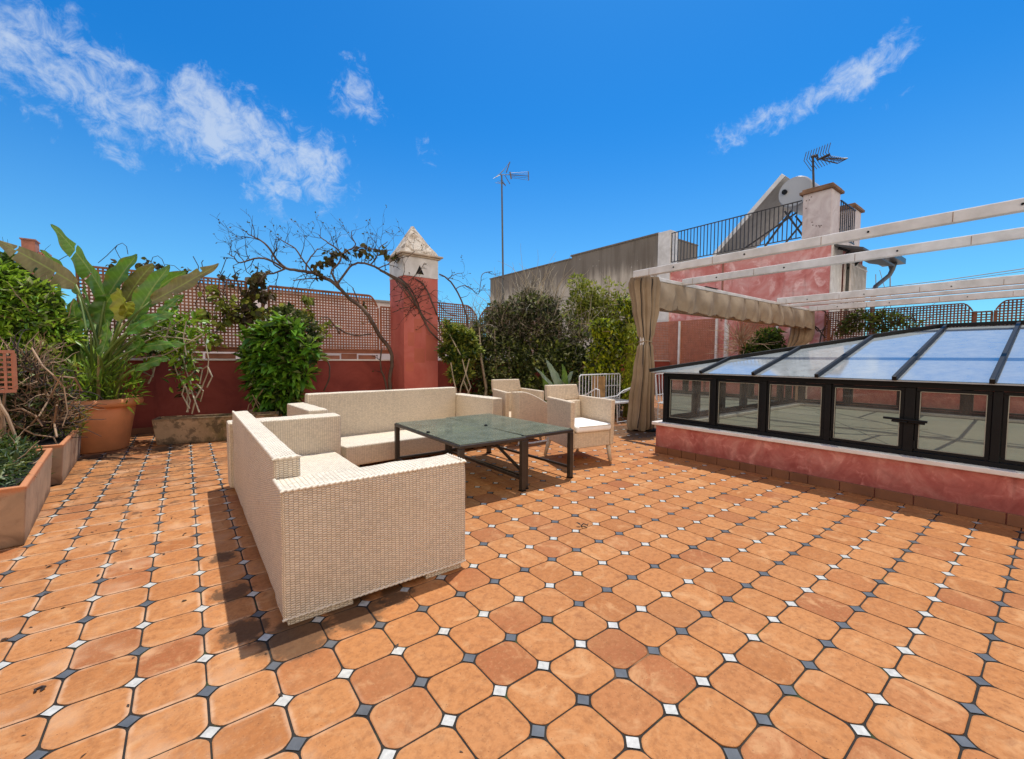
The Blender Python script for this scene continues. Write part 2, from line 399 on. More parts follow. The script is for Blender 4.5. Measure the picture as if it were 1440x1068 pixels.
# ================================================================== FLOOR
A = .25; OX, OY = 1.54212, .92433
def build_floor():
    mb = MB(); top = []
    d = .0378; g = .0042; h = A/2 - g
    # octagon with filleted corners, local to the tile centre
    c8 = [(h-d, h), (h, h-d)]
    pts = []
    def oct_(h, d):
        q = []
        base = [(-(h-d), -h), ((h-d), -h), (h, -(h-d)), (h, (h-d)), ((h-d), h), (-(h-d), h), (-h, (h-d)), (-h, -(h-d))]
        n = len(base)
        for i in range(n):
            p = Vector(base[i]); a = (Vector(base[i-1])-p).normalized(); b = (Vector(base[(i+1) % n])-p).normalized()
            r = .016
            q += [p+a*r, p+(a+b)*r*.28, p+b*r]
        return q
    o1 = oct_(h, d); o2 = oct_(h-.004, d)
    n = len(o1)
    i0, i1 = -22, 60; j0, j1 = -10, 38
    rr = random.Random(3)
    for i in range(i0, i1):
        for j in range(j0, j1):
            cx = OX+(i+.5)*A; cy = OY+(j+.5)*A
            if cx < -2.6 or cx > 16.25 or cy < -1.4 or cy > 10.15: continue
            if cx > 5.8 and cy < 3.7 and cx < 11: continue
            far = cy > 5.5 or cx > 8
            tx = rr.uniform(-1, 1)*.006; ty = rr.uniform(-1, 1)*.006; dz = rr.uniform(-.0008, .0008); jx = rr.uniform(-.001, .001); jy = rr.uniform(-.001, .001)
            b = len(mb.v)
            if far:
                for p in o2: mb.v.append((cx+p.x, cy+p.y, dz+p.x*tx+p.y*ty))
                mb.face(list(range(b, b+n)))
            else:
                for p in o1: mb.v.append((cx+jx+p.x, cy+jy+p.y, -.005))
                for p in o1: mb.v.append((cx+jx+p.x, cy+jy+p.y, -.002+dz+p.x*tx+p.y*ty))
                for p in o2: mb.v.append((cx+jx+p.x, cy+jy+p.y, dz+p.x*tx+p.y*ty))
                for k in range(n):
                    k2 = (k+1) % n
                    mb.face([b+k, b+k2, b+n+k2, b+n+k]); mb.face([b+n+k, b+n+k2, b+2*n+k2, b+2*n+k])
                mb.face(list(range(b+2*n, b+3*n)))
    for i in range(i0, i1):
        for j in range(j0, j1):
            x = OX+i*A; y = OY+j*A
            if x < -2.6 or x > 16.2 or y < -1.4 or y > 10.15: continue
            if x > 5.8 and y < 3.7 and x < 11: continue
            s = .0345*(1+rr.uniform(-.06, .06)); b = len(mb.v); z = -.001+rr.uniform(-.0006, .0006); a = rr.uniform(-.06, .06)
            for k in range(4):
                t = a+k*PI/2; mb.v.append((x+s*math.cos(t), y+s*math.sin(t), z))
            mb.face([b, b+1, b+2, b+3], None, 1 if j % 2 == 0 else 2)
    # grout bed
    mb.poly([(-2.7, -1.6, -.0045), (16.4, -1.6, -.0045), (16.4, 10.2, -.0045), (-2.7, 10.2, -.0045)], None, 3)
    o = mb.build('floor', [M_TILE, M_TWHITE, M_TGREY, M_GROUT]); tag(o, 'terrace floor of octagonal terracotta tiles with small white and grey square inserts', kind='structure')
    s = MB(); s.box(-2.7, -1.6, -.5, 16.4, 10.2, -.02); o = s.build('terrace_slab', M_COPPER); tag(o, kind='structure')
build_floor()
g = MB(); g.poly([(-2500,-2500,-9), (2500,-2500,-9), (2500,2500,-9), (-2500,2500,-9)])
o = g.build('ground', simple('city_ground', (.30,.27,.24), .9, .3, .02)); tag(o, kind='structure')

# fallen leaves and bits on the tiles
def litter():
    mb = MB(); rr = random.Random(12)
    for k in range(300):
        if k < 170: x = rr.gauss(-.55, .38); y = rr.uniform(3.6, 9.6)
        elif k < 200: x = rr.uniform(-.9, 1.2); y = rr.uniform(1.2, 3.4)
        else: x = rr.uniform(6, 11); y = rr.uniform(4.5, 8)
        if .3 < x < 1.55 and y > 2.3 and y < 5.6: continue
        if x < -.9 and y > 4.6: x += 1
        a = rr.uniform(0, 6.28); L = rr.uniform(.014, .04); 
        mb.leaf(Vector((x, y, .003)), Vector((math.cos(a), math.sin(a), rr.uniform(0, .15))), Vector((0, 0, 1)), L, L*rr.uniform(.12, .45), rr.uniform(.05, .5), .25, 0, 2)
    o = mb.build('fallen_leaves', simple('dead_leaf', (.05,.028,.015), .8, .5, 30)); tag(o, 'dark dry leaf litter scattered over the tiles beside the planters', 'leaf litter', kind='stuff')
litter()
tw = MB(); c = P(817, 741, Z=0)
tw.tube([c+Vector((0,0,.006)), c+Vector((.03,.0,.02)), c+Vector((.06,-.02,.006)), c+Vector((.10,.01,.005))], [.006,.005,.004,.002], 5)
tw.leaf(c+Vector((0,0,.01)), Vector((-.6,.7,.5)), Vector((0,0,1)), .05, .03)
tw.tube([c, c+Vector((-.01,-.04,.02)), c+Vector((.02,-.05,.004))], .004, 5)
tag(tw.build('twig', M_BARKD), 'small dark curled twig lying alone on the open tiles in front of the table', 'twig')
sp = MB(); c = P(118, 903-15, Z=0)
sp2 = MB()
c = P(57, 972, Z=.004); sp2.tube([c, c+Vector((.012,.01,.008)), c+Vector((.0,.025,.004)), c+Vector((-.02,.02,.003)), c+Vector((-.015,0,.003))], .005, 5)
tag(sp2.build('twig', M_BARKD), 'tiny dark curl of debris on the nearest tiles at the left', 'twig')

# ================================================================== SOFAS
def armbox(mb, x0, y0, z0, x1, y1, z1, long): mb.box(x0, y0, z0, x1, y1, z1, None, long)
WOB = bpy.data.textures.new('wobble', 'CLOUDS'); WOB.noise_scale = .22; WOB.noise_depth = 2
def wobble(o, strength=.014):
    a = o.modifiers.new('cut', 'SUBSURF'); a.subdivision_type = 'SIMPLE'; a.levels = 4; a.render_levels = 4
    d = o.modifiers.new('sag', 'DISPLACE'); d.texture = WOB; d.strength = strength; d.mid_level = .5; d.texture_coords = 'GLOBAL'
def wicker_box(name, dims, long, parent, mat=None, bevel=.018):
    mb = MB(); mb.box(*dims, None, long)
    o = mb.build(name, mat or [M_WICK, M_WICKTOP], parent, bevel=bevel, seg=3)
    if not mat:
        for p in o.data.polygons:
            p.material_index = 1 if p.normal.z > .9 else 0
        wobble(o)
    return o
def rim(parent, a, b, w=.012):
    pass
sofaA = thing('sofa', 'near woven wicker sofa without cushions, its broad end towards the camera', 'sofa', (.93, 4.0, 0), 0, 'wicker sofas of the seating corner')
wicker_box('armrest', (.375, 2.43, .04, 1.485, 2.70, .735), 'x', sofaA)
wicker_box('armrest', (.345, 5.29, .04, 1.475, 5.57, .728), 'x', sofaA)
wicker_box('backrest', (.381, 2.703, .042, .525, 5.287, .850), 'y', sofaA)
wicker_box('seat', (.528, 2.703, .06, 1.40, 5.287, .300), 'y', sofaA)
for (x, y, w) in ((.40,2.455,.34), (1.20,2.455,.26), (.40,5.4,.2), (1.25,5.4,.2)):
    wicker_box('foot', (x, y, .0, x+w, y+.1, .039), 'x', sofaA, M_WICK, .004)
# braided top rims
def braid(parent, pts, name='braided_rim', r=.012, n=0):
    mb = MB()
    for a, b in zip(pts[:-1], pts[1:]):
        a = Vector(a); b = Vector(b); L = (b-a).length; k = max(2, int(L/.03)); d = (b-a)/k
        sdn = (b-a).normalized().cross(Vector((0,0,1)))
        for i in range(k):
            q = a+d*i
            mb.tube([q - d*.35 + sdn*.004, q+d*.5+Vector((0,0,r*.55)), q+d*1.3 - sdn*.004], [r*.55, r, r*.45], 5, False)
    return mb.build(name, M_WICKTOP2, parent, smooth=True)
M_WICKTOP2 = simple('cane_braid', (.70,.61,.48), .55, .2, 40)
braid(sofaA, [(.382,2.437,.728), (1.478,2.437,.728), (1.478,2.69,.728)])
braid(sofaA, [(.382,2.437,.728), (.382,2.69,.728)])
braid(sofaA, [(.388,5.28,.843), (.388,2.71,.843), (.518,2.71,.843)])
braid(sofaA, [(.382,2.437,.047), (1.478,2.437,.047)])

# far sofa, rotated a little
TH = math.radians(4)
sofaB = loc_thing('sofa', 'far woven wicker sofa with long backrest, standing across behind the glass tables', 'sofa', (1.357, 6.45, 0), TH, 'wicker sofas of the seating corner')
def wb(name, dims, long, mat=None, bevel=.018):
    mb = MB(); mb.box(*dims, None, long)
    o = sub(mb, name, mat or [M_WICK, M_WICKTOP], sofaB, bevel=bevel, seg=3)
    if not mat:
        for p in o.data.polygons: p.material_index = 1 if p.normal.z > .8 else 0
        wobble(o)
    return o
wb('backrest', (.0, .002, .05, 2.485, .16, .902), 'x')
wb('armrest', (-.235, -.845, .05, -.003, .16, .775), 'y')
wb('armrest', (2.488, -1.03, .05, 2.70, .16, .775), 'y')
mb = MB()   # seat slopes gently back
x0, x1 = .13, 2.484; pts = [(x0,-1.06,.055), (x0,-.001,.055), (x0,-.001,.25), (x0,-1.06,.31)]
b = len(mb.v)
for p in pts: mb.v.append(Vector(p))
for p in pts: mb.v.append(Vector((x1, p[1], p[2])))
L = x1-x0
mb.face([0,3,7,4], [(x0,.05),(x0,.31),(x1,.31),(x1,.05)]); mb.face([3,2,6,7], [(x0,-1.06),(x0,0),(x1,0),(x1,-1.06)], 1)
mb.face([0,1,2,3], [(0,0),(1,0),(1,.25),(0,.3)]); mb.face([4,7,6,5], [(0,0),(0,.3),(1,.25),(1,0)]); mb.face([0,4,5,1], [(0,0)]*4); mb.face([1,5,6,2], [(0,0)]*4)
sub(mb, 'seat', [M_WICK, M_WICKTOP], sofaB, bevel=.018, seg=3)
for x, y in ((.2,-.95), (2.2,-.95), (.1,0), (2.3,0)):
    m = MB(); m.box(x, y, 0, x+.15, y+.1, .049, None, 'x'); sub(m, 'foot', M_WICK, sofaB, bevel=.004)
for a in ((.25,-.12), (1.1,-.25)):
    pass

# ================================================================== TABLES
def frosted():
    n = N('rain_spotted_glass')
    f = n.noise(5, 5, .6); g_ = n.noise(34, 4, .7, dist=1.2); v = n.new('ShaderNodeTexVoronoi', i_Scale=55.); n.l.new(n.obj(), v.inputs['Vector'])
    c = n.ramp(f, [(.3, (.15,.17,.12)), (.7, (.27,.29,.215))])
    c = n.mix(n.smooth(g_, .55, .72, 0, .5), c, (.38,.41,.34))
    c = n.mix(n.math('MULTIPLY', n.smooth(v.outputs['Distance'], .12, .25, .8, 0), n.smooth(n.noise(12, 2), .5, .6)), c, (.5,.52,.42))
    n.base(c); n.rough(n.ramp(g_, [(.4, .12), (.7, .35)])); n.b.inputs['Specular IOR Level'].default_value = .3
    n.bump(g_, .15, .003)
    tr = n.new('ShaderNodeBsdfTransparent'); tr.inputs[0].default_value = (.55,.62,.55,1)
    mx = n.new('ShaderNodeMixShader'); mx.inputs[0].default_value = .36
    n.l.new(n.b.outputs[0], mx.inputs[1]); n.l.new(tr.outputs[0], mx.inputs[2]); n.l.new(mx.outputs[0], n.out.inputs[0])
    return n.m
M_TGLASS = frosted()
def table(label, loc, rz, w, L, braces):
    t = loc_thing('glass_table', label, 'table', loc, rz, 'glass tables pushed together')
    z = .585
    fr = MB(); s = .032
    fr.box(0,0,z-.035,w,s,z); fr.box(0,L-s,z-.035,w,L,z); fr.box(0,s+.001,z-.034,s,L-s-.001,z-.001); fr.box(w-s,s+.001,z-.034,w,L-s-.001,z-.001)
    sub(fr, 'table_frame', M_BROWNMET, t, bevel=.006)
    gl = MB(); gl.box(.012,.012,z+.001,w-.012,L-.012,z+.010); sub(gl, 'tabletop', M_TGLASS, t, bevel=.003)
    for (x, y) in ((0,0),(w-.055,0),(0,L-.055),(w-.055,L-.055)):
        m = MB(); m.box(x,y,.012,x+.055,y+.055,z-.036); lg = sub(m, 'leg', M_BROWNMET, t, bevel=.006)
        f_ = MB(); f_.box(x-.004,y-.004,0,x+.059,y+.059,.0119); sub(f_, 'leg_cap', M_BLACK, lg, bevel=.002)
    for (a, b) in braces:
        m = MB(); m.bar(a, b, .026, .032); sub(m, 'stretcher', M_BROWNMET, t, bevel=.004)
    k = MB(); k.lathe((.03, L*.45, z+.0105), [(0,.02),(.016,.018),(.02,.008),(.018,0)], 12); sub(k, 'corner_knob', M_BLACK, t)
    k = MB(); k.lathe((w-.03, .03, z+.0105), [(0,.008),(.010,.007),(.012,0)], 12); sub(k, 'corner_knob', M_BLACK, t)
    return t
w1, L1 = .81, 1.70
table('left of two dark metal tables with rain spotted glass tops, beside the near sofa', (2.068, 3.50, 0), math.radians(-1.2), w1, L1,
      [((w1-.027,.056,.13),(w1-.027,L1-.056,.13)), ((.027,.056,.13),(.027,L1-.056,.13)), ((.056,L1-.027,.14),(w1-.056,L1-.027,.14))])
w2, L2 = .765, 1.72
table('right of two dark metal tables with rain spotted glass tops, beside the cushioned armchair', (2.895, 3.53, 0), math.radians(1.2), w2, L2,
      [((w2-.027,.056,.13),(w2-.027,L2-.056,.13)), ((.027,.056,.13),(.027,L2-.056,.13)), ((.03,.03,.16),(.45,L2-.06,.50)), ((.056,L2-.027,.14),(w2-.056,L2-.027,.14))])

# ================================================================== ARMCHAIRS
def armchair(label, loc, rz, cushion=True, group='wicker armchairs'):
    t = loc_thing('armchair', label, 'armchair', loc, rz, group)
    # local: x to the right 0..W front, y to the back; front at y=0
    W = .75; D_ = .78
    def hexa(name, q0, q1, mat=M_WICKC, bev=.016):
        """prism from 4 base points q0 to 4 top points q1"""
        mb = MB()
        for p in q0+q1: mb.v.append(Vector(p))
        fs = [(0,1,5,4),(1,2,6,5),(2,3,7,6),(3,0,4,7),(4,5,6,7),(3,2,1,0)]
        for f in fs:
            pts = [mb.v[i] for i in f]; nx = (pts[1]-pts[0]).cross(pts[2]-pts[1]); 
            ax = max(range(3), key=lambda i: abs(nx[i]))
            uv = [(p.x, p.z) if ax == 1 else (p.y, p.z) if ax == 0 else (p.x, p.y) for p in pts]
            mb.face(list(f), uv)
        return sub(mb, name, mat, t, bevel=bev, seg=3)
    def tx(x, y): return W/2+(x-W/2)*(1-.16*y/D_)+.10*y/D_      # tapers towards the back
    def q(x0, y0, x1, y1, z, dy=0): return [(tx(x0,y0), y0+dy, z), (tx(x1,y0), y0+dy, z), (tx(x1,y1), y1+dy, z), (tx(x0,y1), y1+dy, z)]
    z0 = .235
    hexa('seat', q(.067, 0, W-.067, D_-.12, z0), q(.067, 0, W-.067, D_-.12, .45))
    hexa('armrest', q(0, -.004, .065, D_, z0), q(-.01, -.02, .065, D_, .865))
    hexa('armrest', q(W-.065, -.004, W, D_, z0), q(W-.065, -.02, W+.01, D_, .865))
    hexa('backrest', q(.066, D_-.118, W-.066, D_-.02, z0), [(.20, D_-.09, .80), (W-.04, D_-.09, .80), (W-.04, D_-.0, .80), (.20, D_-.0, .80)])
    # flared upper panel of the back
    hexa('backrest', [(tx(.02,D_), D_+.002, .80), (tx(W-.02,D_), D_+.002, .80), (tx(W-.02,D_), D_+.09, .80), (tx(.02,D_), D_+.09, .80)],
         [(tx(.01,D_), D_+.03, 1.03), (tx(W-.06,D_), D_+.03, 1.03), (tx(W-.06,D_), D_+.10, 1.03), (tx(.01,D_), D_+.10, 1.03)])
    for (x, y, dx, dy) in ((.05,.05,.0,-.02), (W-.06,.05,.035,-.02), (.17,D_-.06,-.05,.04), (W-.05,D_-.06,.03,.05)):
        m = MB(); m.tube([(x, y, z0+.02), (x+dx, y+dy, .0)], [.034,.024], 10); sub(m, 'leg', M_WOODLEG, t, smooth=True)
    if cushion:
        m = MB(); m.box(.078, -.045, .452, W-.075, D_-.15, .545)
        for v_ in m.v: v_.x = W/2+(v_.x-W/2)*(1-.16*v_.y/D_)+.10*v_.y/D_
        o = sub(m, 'cushion', M_CUSH, t)
        s1 = o.modifiers.new('bev', 'BEVEL'); s1.width = .034; s1.segments = 5; o.data.polygons.foreach_set('use_smooth', [True]*6)
        pm = MB(); x0, x1, y0, y1 = .08, W-.08, -.043, D_-.152
        pm.tube([(x0+.03,y0,.528),(x1-.03,y0,.528),(x1,y0+.03,.528),(x1+.03,y1,.528)], .006, 6); sub(pm, 'piping', M_WOODLEG, o, smooth=True)
    return t
armchair('wicker armchair with white seat cushion at the corner of the glass tables', (3.965, 3.90, 0), math.radians(-8))
c2 = armchair('rear wicker armchair without cushion, between the far sofa and the leafy potted plant', (4.19, 5.62, 0), math.radians(-8), False)

# curved wicker footstool on the rear armchair
st = loc_thing('wicker_stool', 'curved wicker stool with a sloping double rim, tucked into the front of the rear armchair', 'stool', (4.27, 5.36, 0), math.radians(-5))
mb = MB(); prof = []
W = .66
for i in range(13):
    t_ = i/12; x = W*t_; z = .865 - .26*max(0, (t_-.12)/.88)**1.35
    prof.append((x, z))
bot = .24
for i in range(12):
    (xa, za), (xb, zb) = prof[i], prof[i+1]
    b = len(mb.v)
    for y in (0, .24):
        mb.v += [Vector((xa, y, bot)), Vector((xb, y, bot)), Vector((xb, y, zb)), Vector((xa, y, za))]
    mb.face([b,b+1,b+2,b+3], [(xa,bot),(xb,bot),(xb,zb),(xa,za)]); mb.face([b+5,b+4,b+7,b+6], [(xb,bot),(xa,bot),(xa,za),(xb,zb)])
    mb.face([b+3,b+2,b+6,b+7], [(xa,0),(xb,0),(xb,.24),(xa,.24)]); mb.face([b+1,b,b+4,b+5], [(xa,0),(xb,0),(xb,.24),(xa,.24)])
b = len(mb.v); mb.v += [Vector((0,0,bot)), Vector((0,0,prof[0][1])), Vector((0,.24,prof[0][1])), Vector((0,.24,bot)), Vector((W,0,bot)), Vector((W,.24,bot)), Vector((W,.24,prof[-1][1])), Vector((W,0,prof[-1][1]))]
mb.face([b,b+1,b+2,b+3], [(0,0),(0,.6),(.24,.6),(.24,0)]); mb.face([b+4,b+5,b+6,b+7], [(0,0),(.24,0),(.24,.3),(0,.3)])
sub(mb, 'body', M_WICKC, st)
for y in (.012, .075):
    m = MB(); m.tube([(x, y, z+.006) for x, z in prof], .014, 6); sub(m, 'rim', M_WICKTOP2, st, smooth=True)
m = MB(); m.tube([(.05,.06,.03),(.05,.06,.24)], .022, 8); sub(m, 'leg', M_WOODLEG, st)
m = MB(); m.tube([(.60,.06,.24),(.60,.06,.03)], .022, 8); sub(m, 'leg', M_WOODLEG, st)
m = MB(); m.tube([(.02,.05,.03),(.3,.05,.012),(.66,.05,.03)], .018, 8); sub(m, 'runner', M_WHITEMET, st)

# ================================================================== BENCH AND WIRE CHAIR
bn = thing('garden_bench', 'white metal garden bench with barred back, half hidden by the cushioned armchair', 'bench', (7.7, 6.4, 0))
bx0, bx1, by = 6.97, 8.38, 6.6
m = MB(); m.tube([(bx0,by,0),(bx0,by,1.02),(bx0+.04,by,1.06),(bx1-.04,by,1.07),(bx1,by,1.03),(bx1,by,0)], .016, 6); m.tube([(bx0,by,.48),(bx1,by,.48)], .014, 6); m.tube([(bx0+.7,by,.79),(bx1,by,.79)], .01, 6)
bk = m.build('backrest', M_WHITEMET, bn)
for i in range(13):
    x = bx0+(i+1)*(bx1-bx0)/14
    m = MB(); m.tube([(x,by,.48),(x,by,1.06)], .0095, 5); m.build('bar', M_WHITEMET, bk)
m = MB()
for i in range(9): y = 6.05+i*.068; m.box(7.0, y, .44, 8.36, y+.04, .455)
m.box(6.98, 6.02, .425, 8.38, 6.045, .46)
m.build('seat', M_WHITEMET, bn)
for x in (7.02, 7.6, 8.34):
    m = MB(); m.tube([(x,6.05,.44),(x,6.03,0)], .014, 6); m.build('leg', M_WHITEMET, bn)
m = MB(); m.tube([(x_, 6.03, .02) for x_ in (7.6, 8.34)], .01, 6); m.build('stretcher', M_WHITEMET, bn)
for x in (8.34, 7.0):
    pts = [(x, 6.6, .60), (x, 6.45, .62), (x, 6.3, .70), (x, 6.15, .78), (x, 6.05, .76), (x, 6.03, .45)]
    m = MB(); m.tube(pts, .014, 6); m.build('armrest', M_WHITEMET, bn)
m = MB(); a_ = P(866, 560, Y=6.0); b_ = P(893, 545, Y=6.0)
m.tube([P(815,563,Y=6.03), P(850,560,Y=6.03), P(868,557,Y=6.02), P(876,550,Y=6.01), P(886,546,Y=6.0), P(895,544,Y=6.0), P(905,548,Y=6.0)], .014, 6); m.build('top_rail', M_WHITEMET, bn)

gc = thing('garden_chair', 'white wire garden chair overgrown with green stems, right behind the long curtain', 'chair', (8.75, 5.6, 0))
m = MB()
for i in range(5):
    x = 8.48+i*.11; m.tube([(x, 5.62, .47), (x+.05, 5.68, .8), (x+.09+.02*i, 5.74, 1.08)], .011, 5)
m.tube([(8.44,5.62,.5),(8.56,5.74,1.08),(9.05,5.74,1.10),(8.98,5.62,.5)], .013, 6)
m.build('backrest', M_WHITEMET, gc)
m = MB(); pts = [(8.72+.27*math.cos(a*PI/6), 5.45+.22*math.sin(a*PI/6), .44) for a in range(13)]; m.tube(pts, .014, 6)
for i in range(6): m.tube([(8.5+i*.09,5.27,.44),(8.5+i*.09,5.65,.44)], .007, 4)
m.build('seat', M_WHITEMET, gc)
for x, y in ((8.5,5.3),(8.95,5.3),(8.5,5.6),(8.95,5.6)):
    m = MB(); m.tube([(x,y,.44),(x-.02,y,.2),(x,y,0)], .012, 5); m.build('leg', M_WHITEMET, gc)
m = MB(); m.tube([(8.44,5.6,.62),(8.44,5.4,.66),(8.46,5.27,.6),(8.5,5.27,.44)], .011, 5); m.build('armrest', M_WHITEMET, gc)
# ================================================================== SKYLIGHT
M_ROOFGLASS = m_glass('roof_glass', (.66,.72,.66), .46, (.40,.43,.43), 1.35, .05, 7, (.80,.80,.78), .80, 1.25)
M_WINGLASS = m_glass('window_glass', (.80,.79,.74), .12, (.42,.42,.38), 1.4, .0, 3)
sk = thing('rooftop_skylight', 'low black framed rooftop skylight on a mottled pink wall with hipped glass roof', 'skylight', (8.36, 1.5, 0))
SX0, SX1, SY1, SYN = 5.69, 11.03, 3.78, -3.2
mb = MB()
mb.box(SX0, SYN, 0, SX0+.26, SY1, .43); mb.box(SX0+.26, SY1-.26, 0, SX1-.26, SY1, .43); mb.box(SX1-.26, SYN, 0, SX1, SY1, .43)
mb.build('base_wall', M_PINKLOW, sk)
mb = MB(); so = .05
mb.box(SX0-so, SYN, .431, SX0+.28, SY1+so, .478); mb.box(SX0+.281, SY1-.28, .431, SX1-.281, SY1+so, .478); mb.box(SX1-.28, SYN, .431, SX1+so, SY1+so, .478)
mb.build('sill', M_MARBLE, sk, bevel=.008)
mb = MB(); y = SY1; i = 0
while y > SYN+.4:
    l = (.30 if i > 2 else .22); 
    if 4 < i < 9: l = .19
    mb.box(SX0-.02, y-l+.008, 0, SX0-.001, y, .105); y -= l; i += 1
x = SX0+.02
while x < SX1-.3: mb.box(x, SY1+.001, 0, x+.29, SY1+.02, .105); x += .30
mb.build('skirting', M_SKIRT, sk, bevel=.004)
# interior blind
mb = MB(); mb.box(SX0+.262, SYN, .410, SX1-.262, SY1-.262, .4295); mb.build('blind', M_BEIGE, sk)
mb = MB(); 
for (a, b) in (((6.4,3.2,.432),(8.6,1.2,.432)), ((6.2,1.0,.432),(9.6,2.9,.432)), ((7.6,-.3,.432),(7.6,3.3,.432))): mb.bar(a, b, .015, .006)  # thin darker bars on the blind paint in lines reflected by the panes
mb.build('reflection_line', simple('reflection_line', (.28,.27,.23), .7), sk)
WX = 5.80      # outer plane of the near windows
ZB, ZT = .479, 1.235
def window(p0, p1, out, handle=None, dbl=False):
    """casement between two base points, outward normal out"""
    p0 = Vector(p0); p1 = Vector(p1); d = (p1-p0); L = d.length; d.normalize(); out = Vector(out)
    M = Matrix(((d.x, out.x, 0, p0.x), (d.y, out.y, 0, p0.y), (0, 0, 1, 0), (0, 0, 0, 1)))
    m = MB(); w = .034; t0, t1 = -.025, .012
    z0, z1 = ZB+.05, ZT-.075
    m.box(0, t0, z0, L, t1, z0+w, M); m.box(0, t0, z1-w, L, t1, z1, M)
    m.box(0, t0, z0+w+.0005, w, t1-.001, z1-w-.0005, M); m.box(L-w, t0, z0+w+.0005, L, t1-.001, z1-w-.0005, M)
    wn = m.build('window', M_BLACK, sk, bevel=.004)
    g_ = MB(); g_.poly([M @ Vector((w-.003, -.006, z0+w-.003)), M @ Vector((L-w+.003, -.006, z0+w-.003)), M @ Vector((L-w+.003, -.006, z1-w+.003)), M @ Vector((w-.003, -.006, z1-w+.003))])
    g_.build('pane', M_WINGLASS, wn)
    e = MB()   # pale glazing bead
    for (a, b_) in (((w, t1+.0005, z0+w), (L-w, t1+.0005, z0+w)), ((L-w, t1+.0005, z0+w), (L-w, t1+.0005, z1-w)), ((w, t1+.0005, z0+w), (w, t1+.0005, z1-w)), ((w, t1+.0005, z1-w), (L-w, t1+.0005, z1-w))):
        e.bar(M @ Vector(a), M @ Vector(b_), .006)
    e.build('glazing_bead', simple_bead, wn)
    if handle is not None:
        h = MB(); hx = handle*L
        h.tube([M @ Vector((hx, .012, .82)), M @ Vector((hx, .05, .82))], .012, 8); h.tube([M @ Vector((hx-.06, .05, .82)), M @ Vector((hx+.06, .05, .815))], .012, 8)
        h.build('handle', M_BLACK, wn)
    h = MB(); h.tube([M @ Vector((L-.006 if handle is None else .006, .022, z0+.03)), M @ Vector((L-.006 if handle is None else .006, .022, z0+.11))], .010, 8); h.build('hinge', M_BLACK, wn)
simple_bead = simple('glazing_bead', (.30,.30,.24), .5)
posts = [3.70, 2.955, 2.32, 1.65, .975, .385, -.28, -.95, -1.62, -2.3, -3.0]
fr = MB()
fr.box(WX-.06, SYN, ZB, WX+.02, SY1-.07, ZB+.045); fr.box(WX-.06, SYN, ZT-.072, WX+.02, SY1-.07, ZT)
for k, y in enumerate(posts):
    w = .055 if k else .07
    if k == 4: w = .075
    fr.box(WX-.061, y-w, ZB+.046, WX+.021, y+w*.0+.004, ZT-.073)
# end and far side
fr.box(WX+.021, SY1-.12, ZB, 10.94, SY1-.05, ZB+.045); fr.box(WX+.021, SY1-.12, ZT-.072, 10.94, SY1-.05, ZT)
ex = [5.86, 6.7, 7.55, 8.4, 9.25, 10.1, 10.93]
for x in ex[1:-1]: fr.box(x-.045, SY1-.121, ZB+.046, x+.045, SY1-.049, ZT-.073)
fr.box(10.88, SYN, ZB, 10.95, SY1-.121, ZB+.045); fr.box(10.88, SYN, ZT-.072, 10.95, SY1-.121, ZT)
fy = [3.6, 2.75, 1.9, 1.05, .2, -.65, -1.5, -2.35, -3.1]
for y in fy: fr.box(10.879, y-.045, ZB+.046, 10.951, y+.045, ZT-.073)
fr.build('window_frame', M_BLACK, sk, bevel=.004)
for k in range(len(posts)-1):
    ya = posts[k]-(.055 if k else .07)-.002; yb = posts[k+1]+.006
    if k == 4: ya -= .02
    window((WX-.035, ya, 0), (WX-.035, yb, 0), (-1, 0, 0), .96 if k == 3 else .04 if k == 4 else None)
for a, b_ in zip(ex[:-1], ex[1:]): window((b_-.047, SY1-.06, 0), (a+.047, SY1-.06, 0), (0, 1, 0))
for a, b_ in zip(fy[:-1], fy[1:]): window((10.94, b_+.047, 0), (10.94, a-.047, 0), (1, 0, 0))
h = MB(); h.tube([(WX-.075, 1.02, .84), (WX-.095, 1.02, .84)], .014, 8); h.tube([(WX-.095, 1.13, .845), (WX-.095, .80, .835)], .012, 8); h.build('handle', M_BLACK, sk)
# hipped roof
EX, EY, EZ, RX, RZ = 5.62, 3.84, 1.242, 8.36, 1.895
sl = (RZ-EZ)/(RX-EX); HY = EY-(RX-EX)
mull = [3.05, 2.37, 1.70, 1.04, .39, -.27, -.94, -1.61, -2.28, -2.95]
def zr(x): return EZ+(x-EX)*sl
def hipx(y): return min(RX, EX+(EY-y))
ys = [EY]+mull+[SYN]
for a, b_ in zip(ys[:-1], ys[1:]):
    for side in (0, 1):
        def mx(x): return x if side == 0 else 2*RX-x
        pts = [(mx(EX), a), (mx(hipx(a)), a)]
        if a > HY > b_: pts.append((mx(RX), HY))
        pts += [(mx(hipx(b_)), b_), (mx(EX), b_)]
        if a == EY: pts = pts[1:]
        P3 = [(x, y, zr(x if side == 0 else 2*RX-x)) for x, y in pts]
        q = []
        for p in P3:
            if not q or (Vector(p)-Vector(q[-1])).length > 1e-5: q.append(p)
        if side: q = q[::-1]
        m = MB(); m.poly(q); m.build('roof_pane', M_ROOFGLASS, sk)
for i in range(6):    # end slope panes
    xs = [EX+(2*(RX-EX))*i/6, EX+(2*(RX-EX))*(i+1)/6]
    def zt(x): return min(x-EX, 2*RX-EX-x)
    pts = [(xs[0], EY, EZ)]; pts += [(xs[0], EY-zt(xs[0]), EZ+zt(xs[0])*sl)] if zt(xs[0]) > .01 else []
    pts += [(xs[1], EY-zt(xs[1]), EZ+zt(xs[1])*sl)] if zt(xs[1]) > .01 else []
    pts += [(xs[1], EY, EZ)]
    m = MB(); m.poly(pts[::-1]); m.build('roof_pane', M_ROOFGLASS, sk)
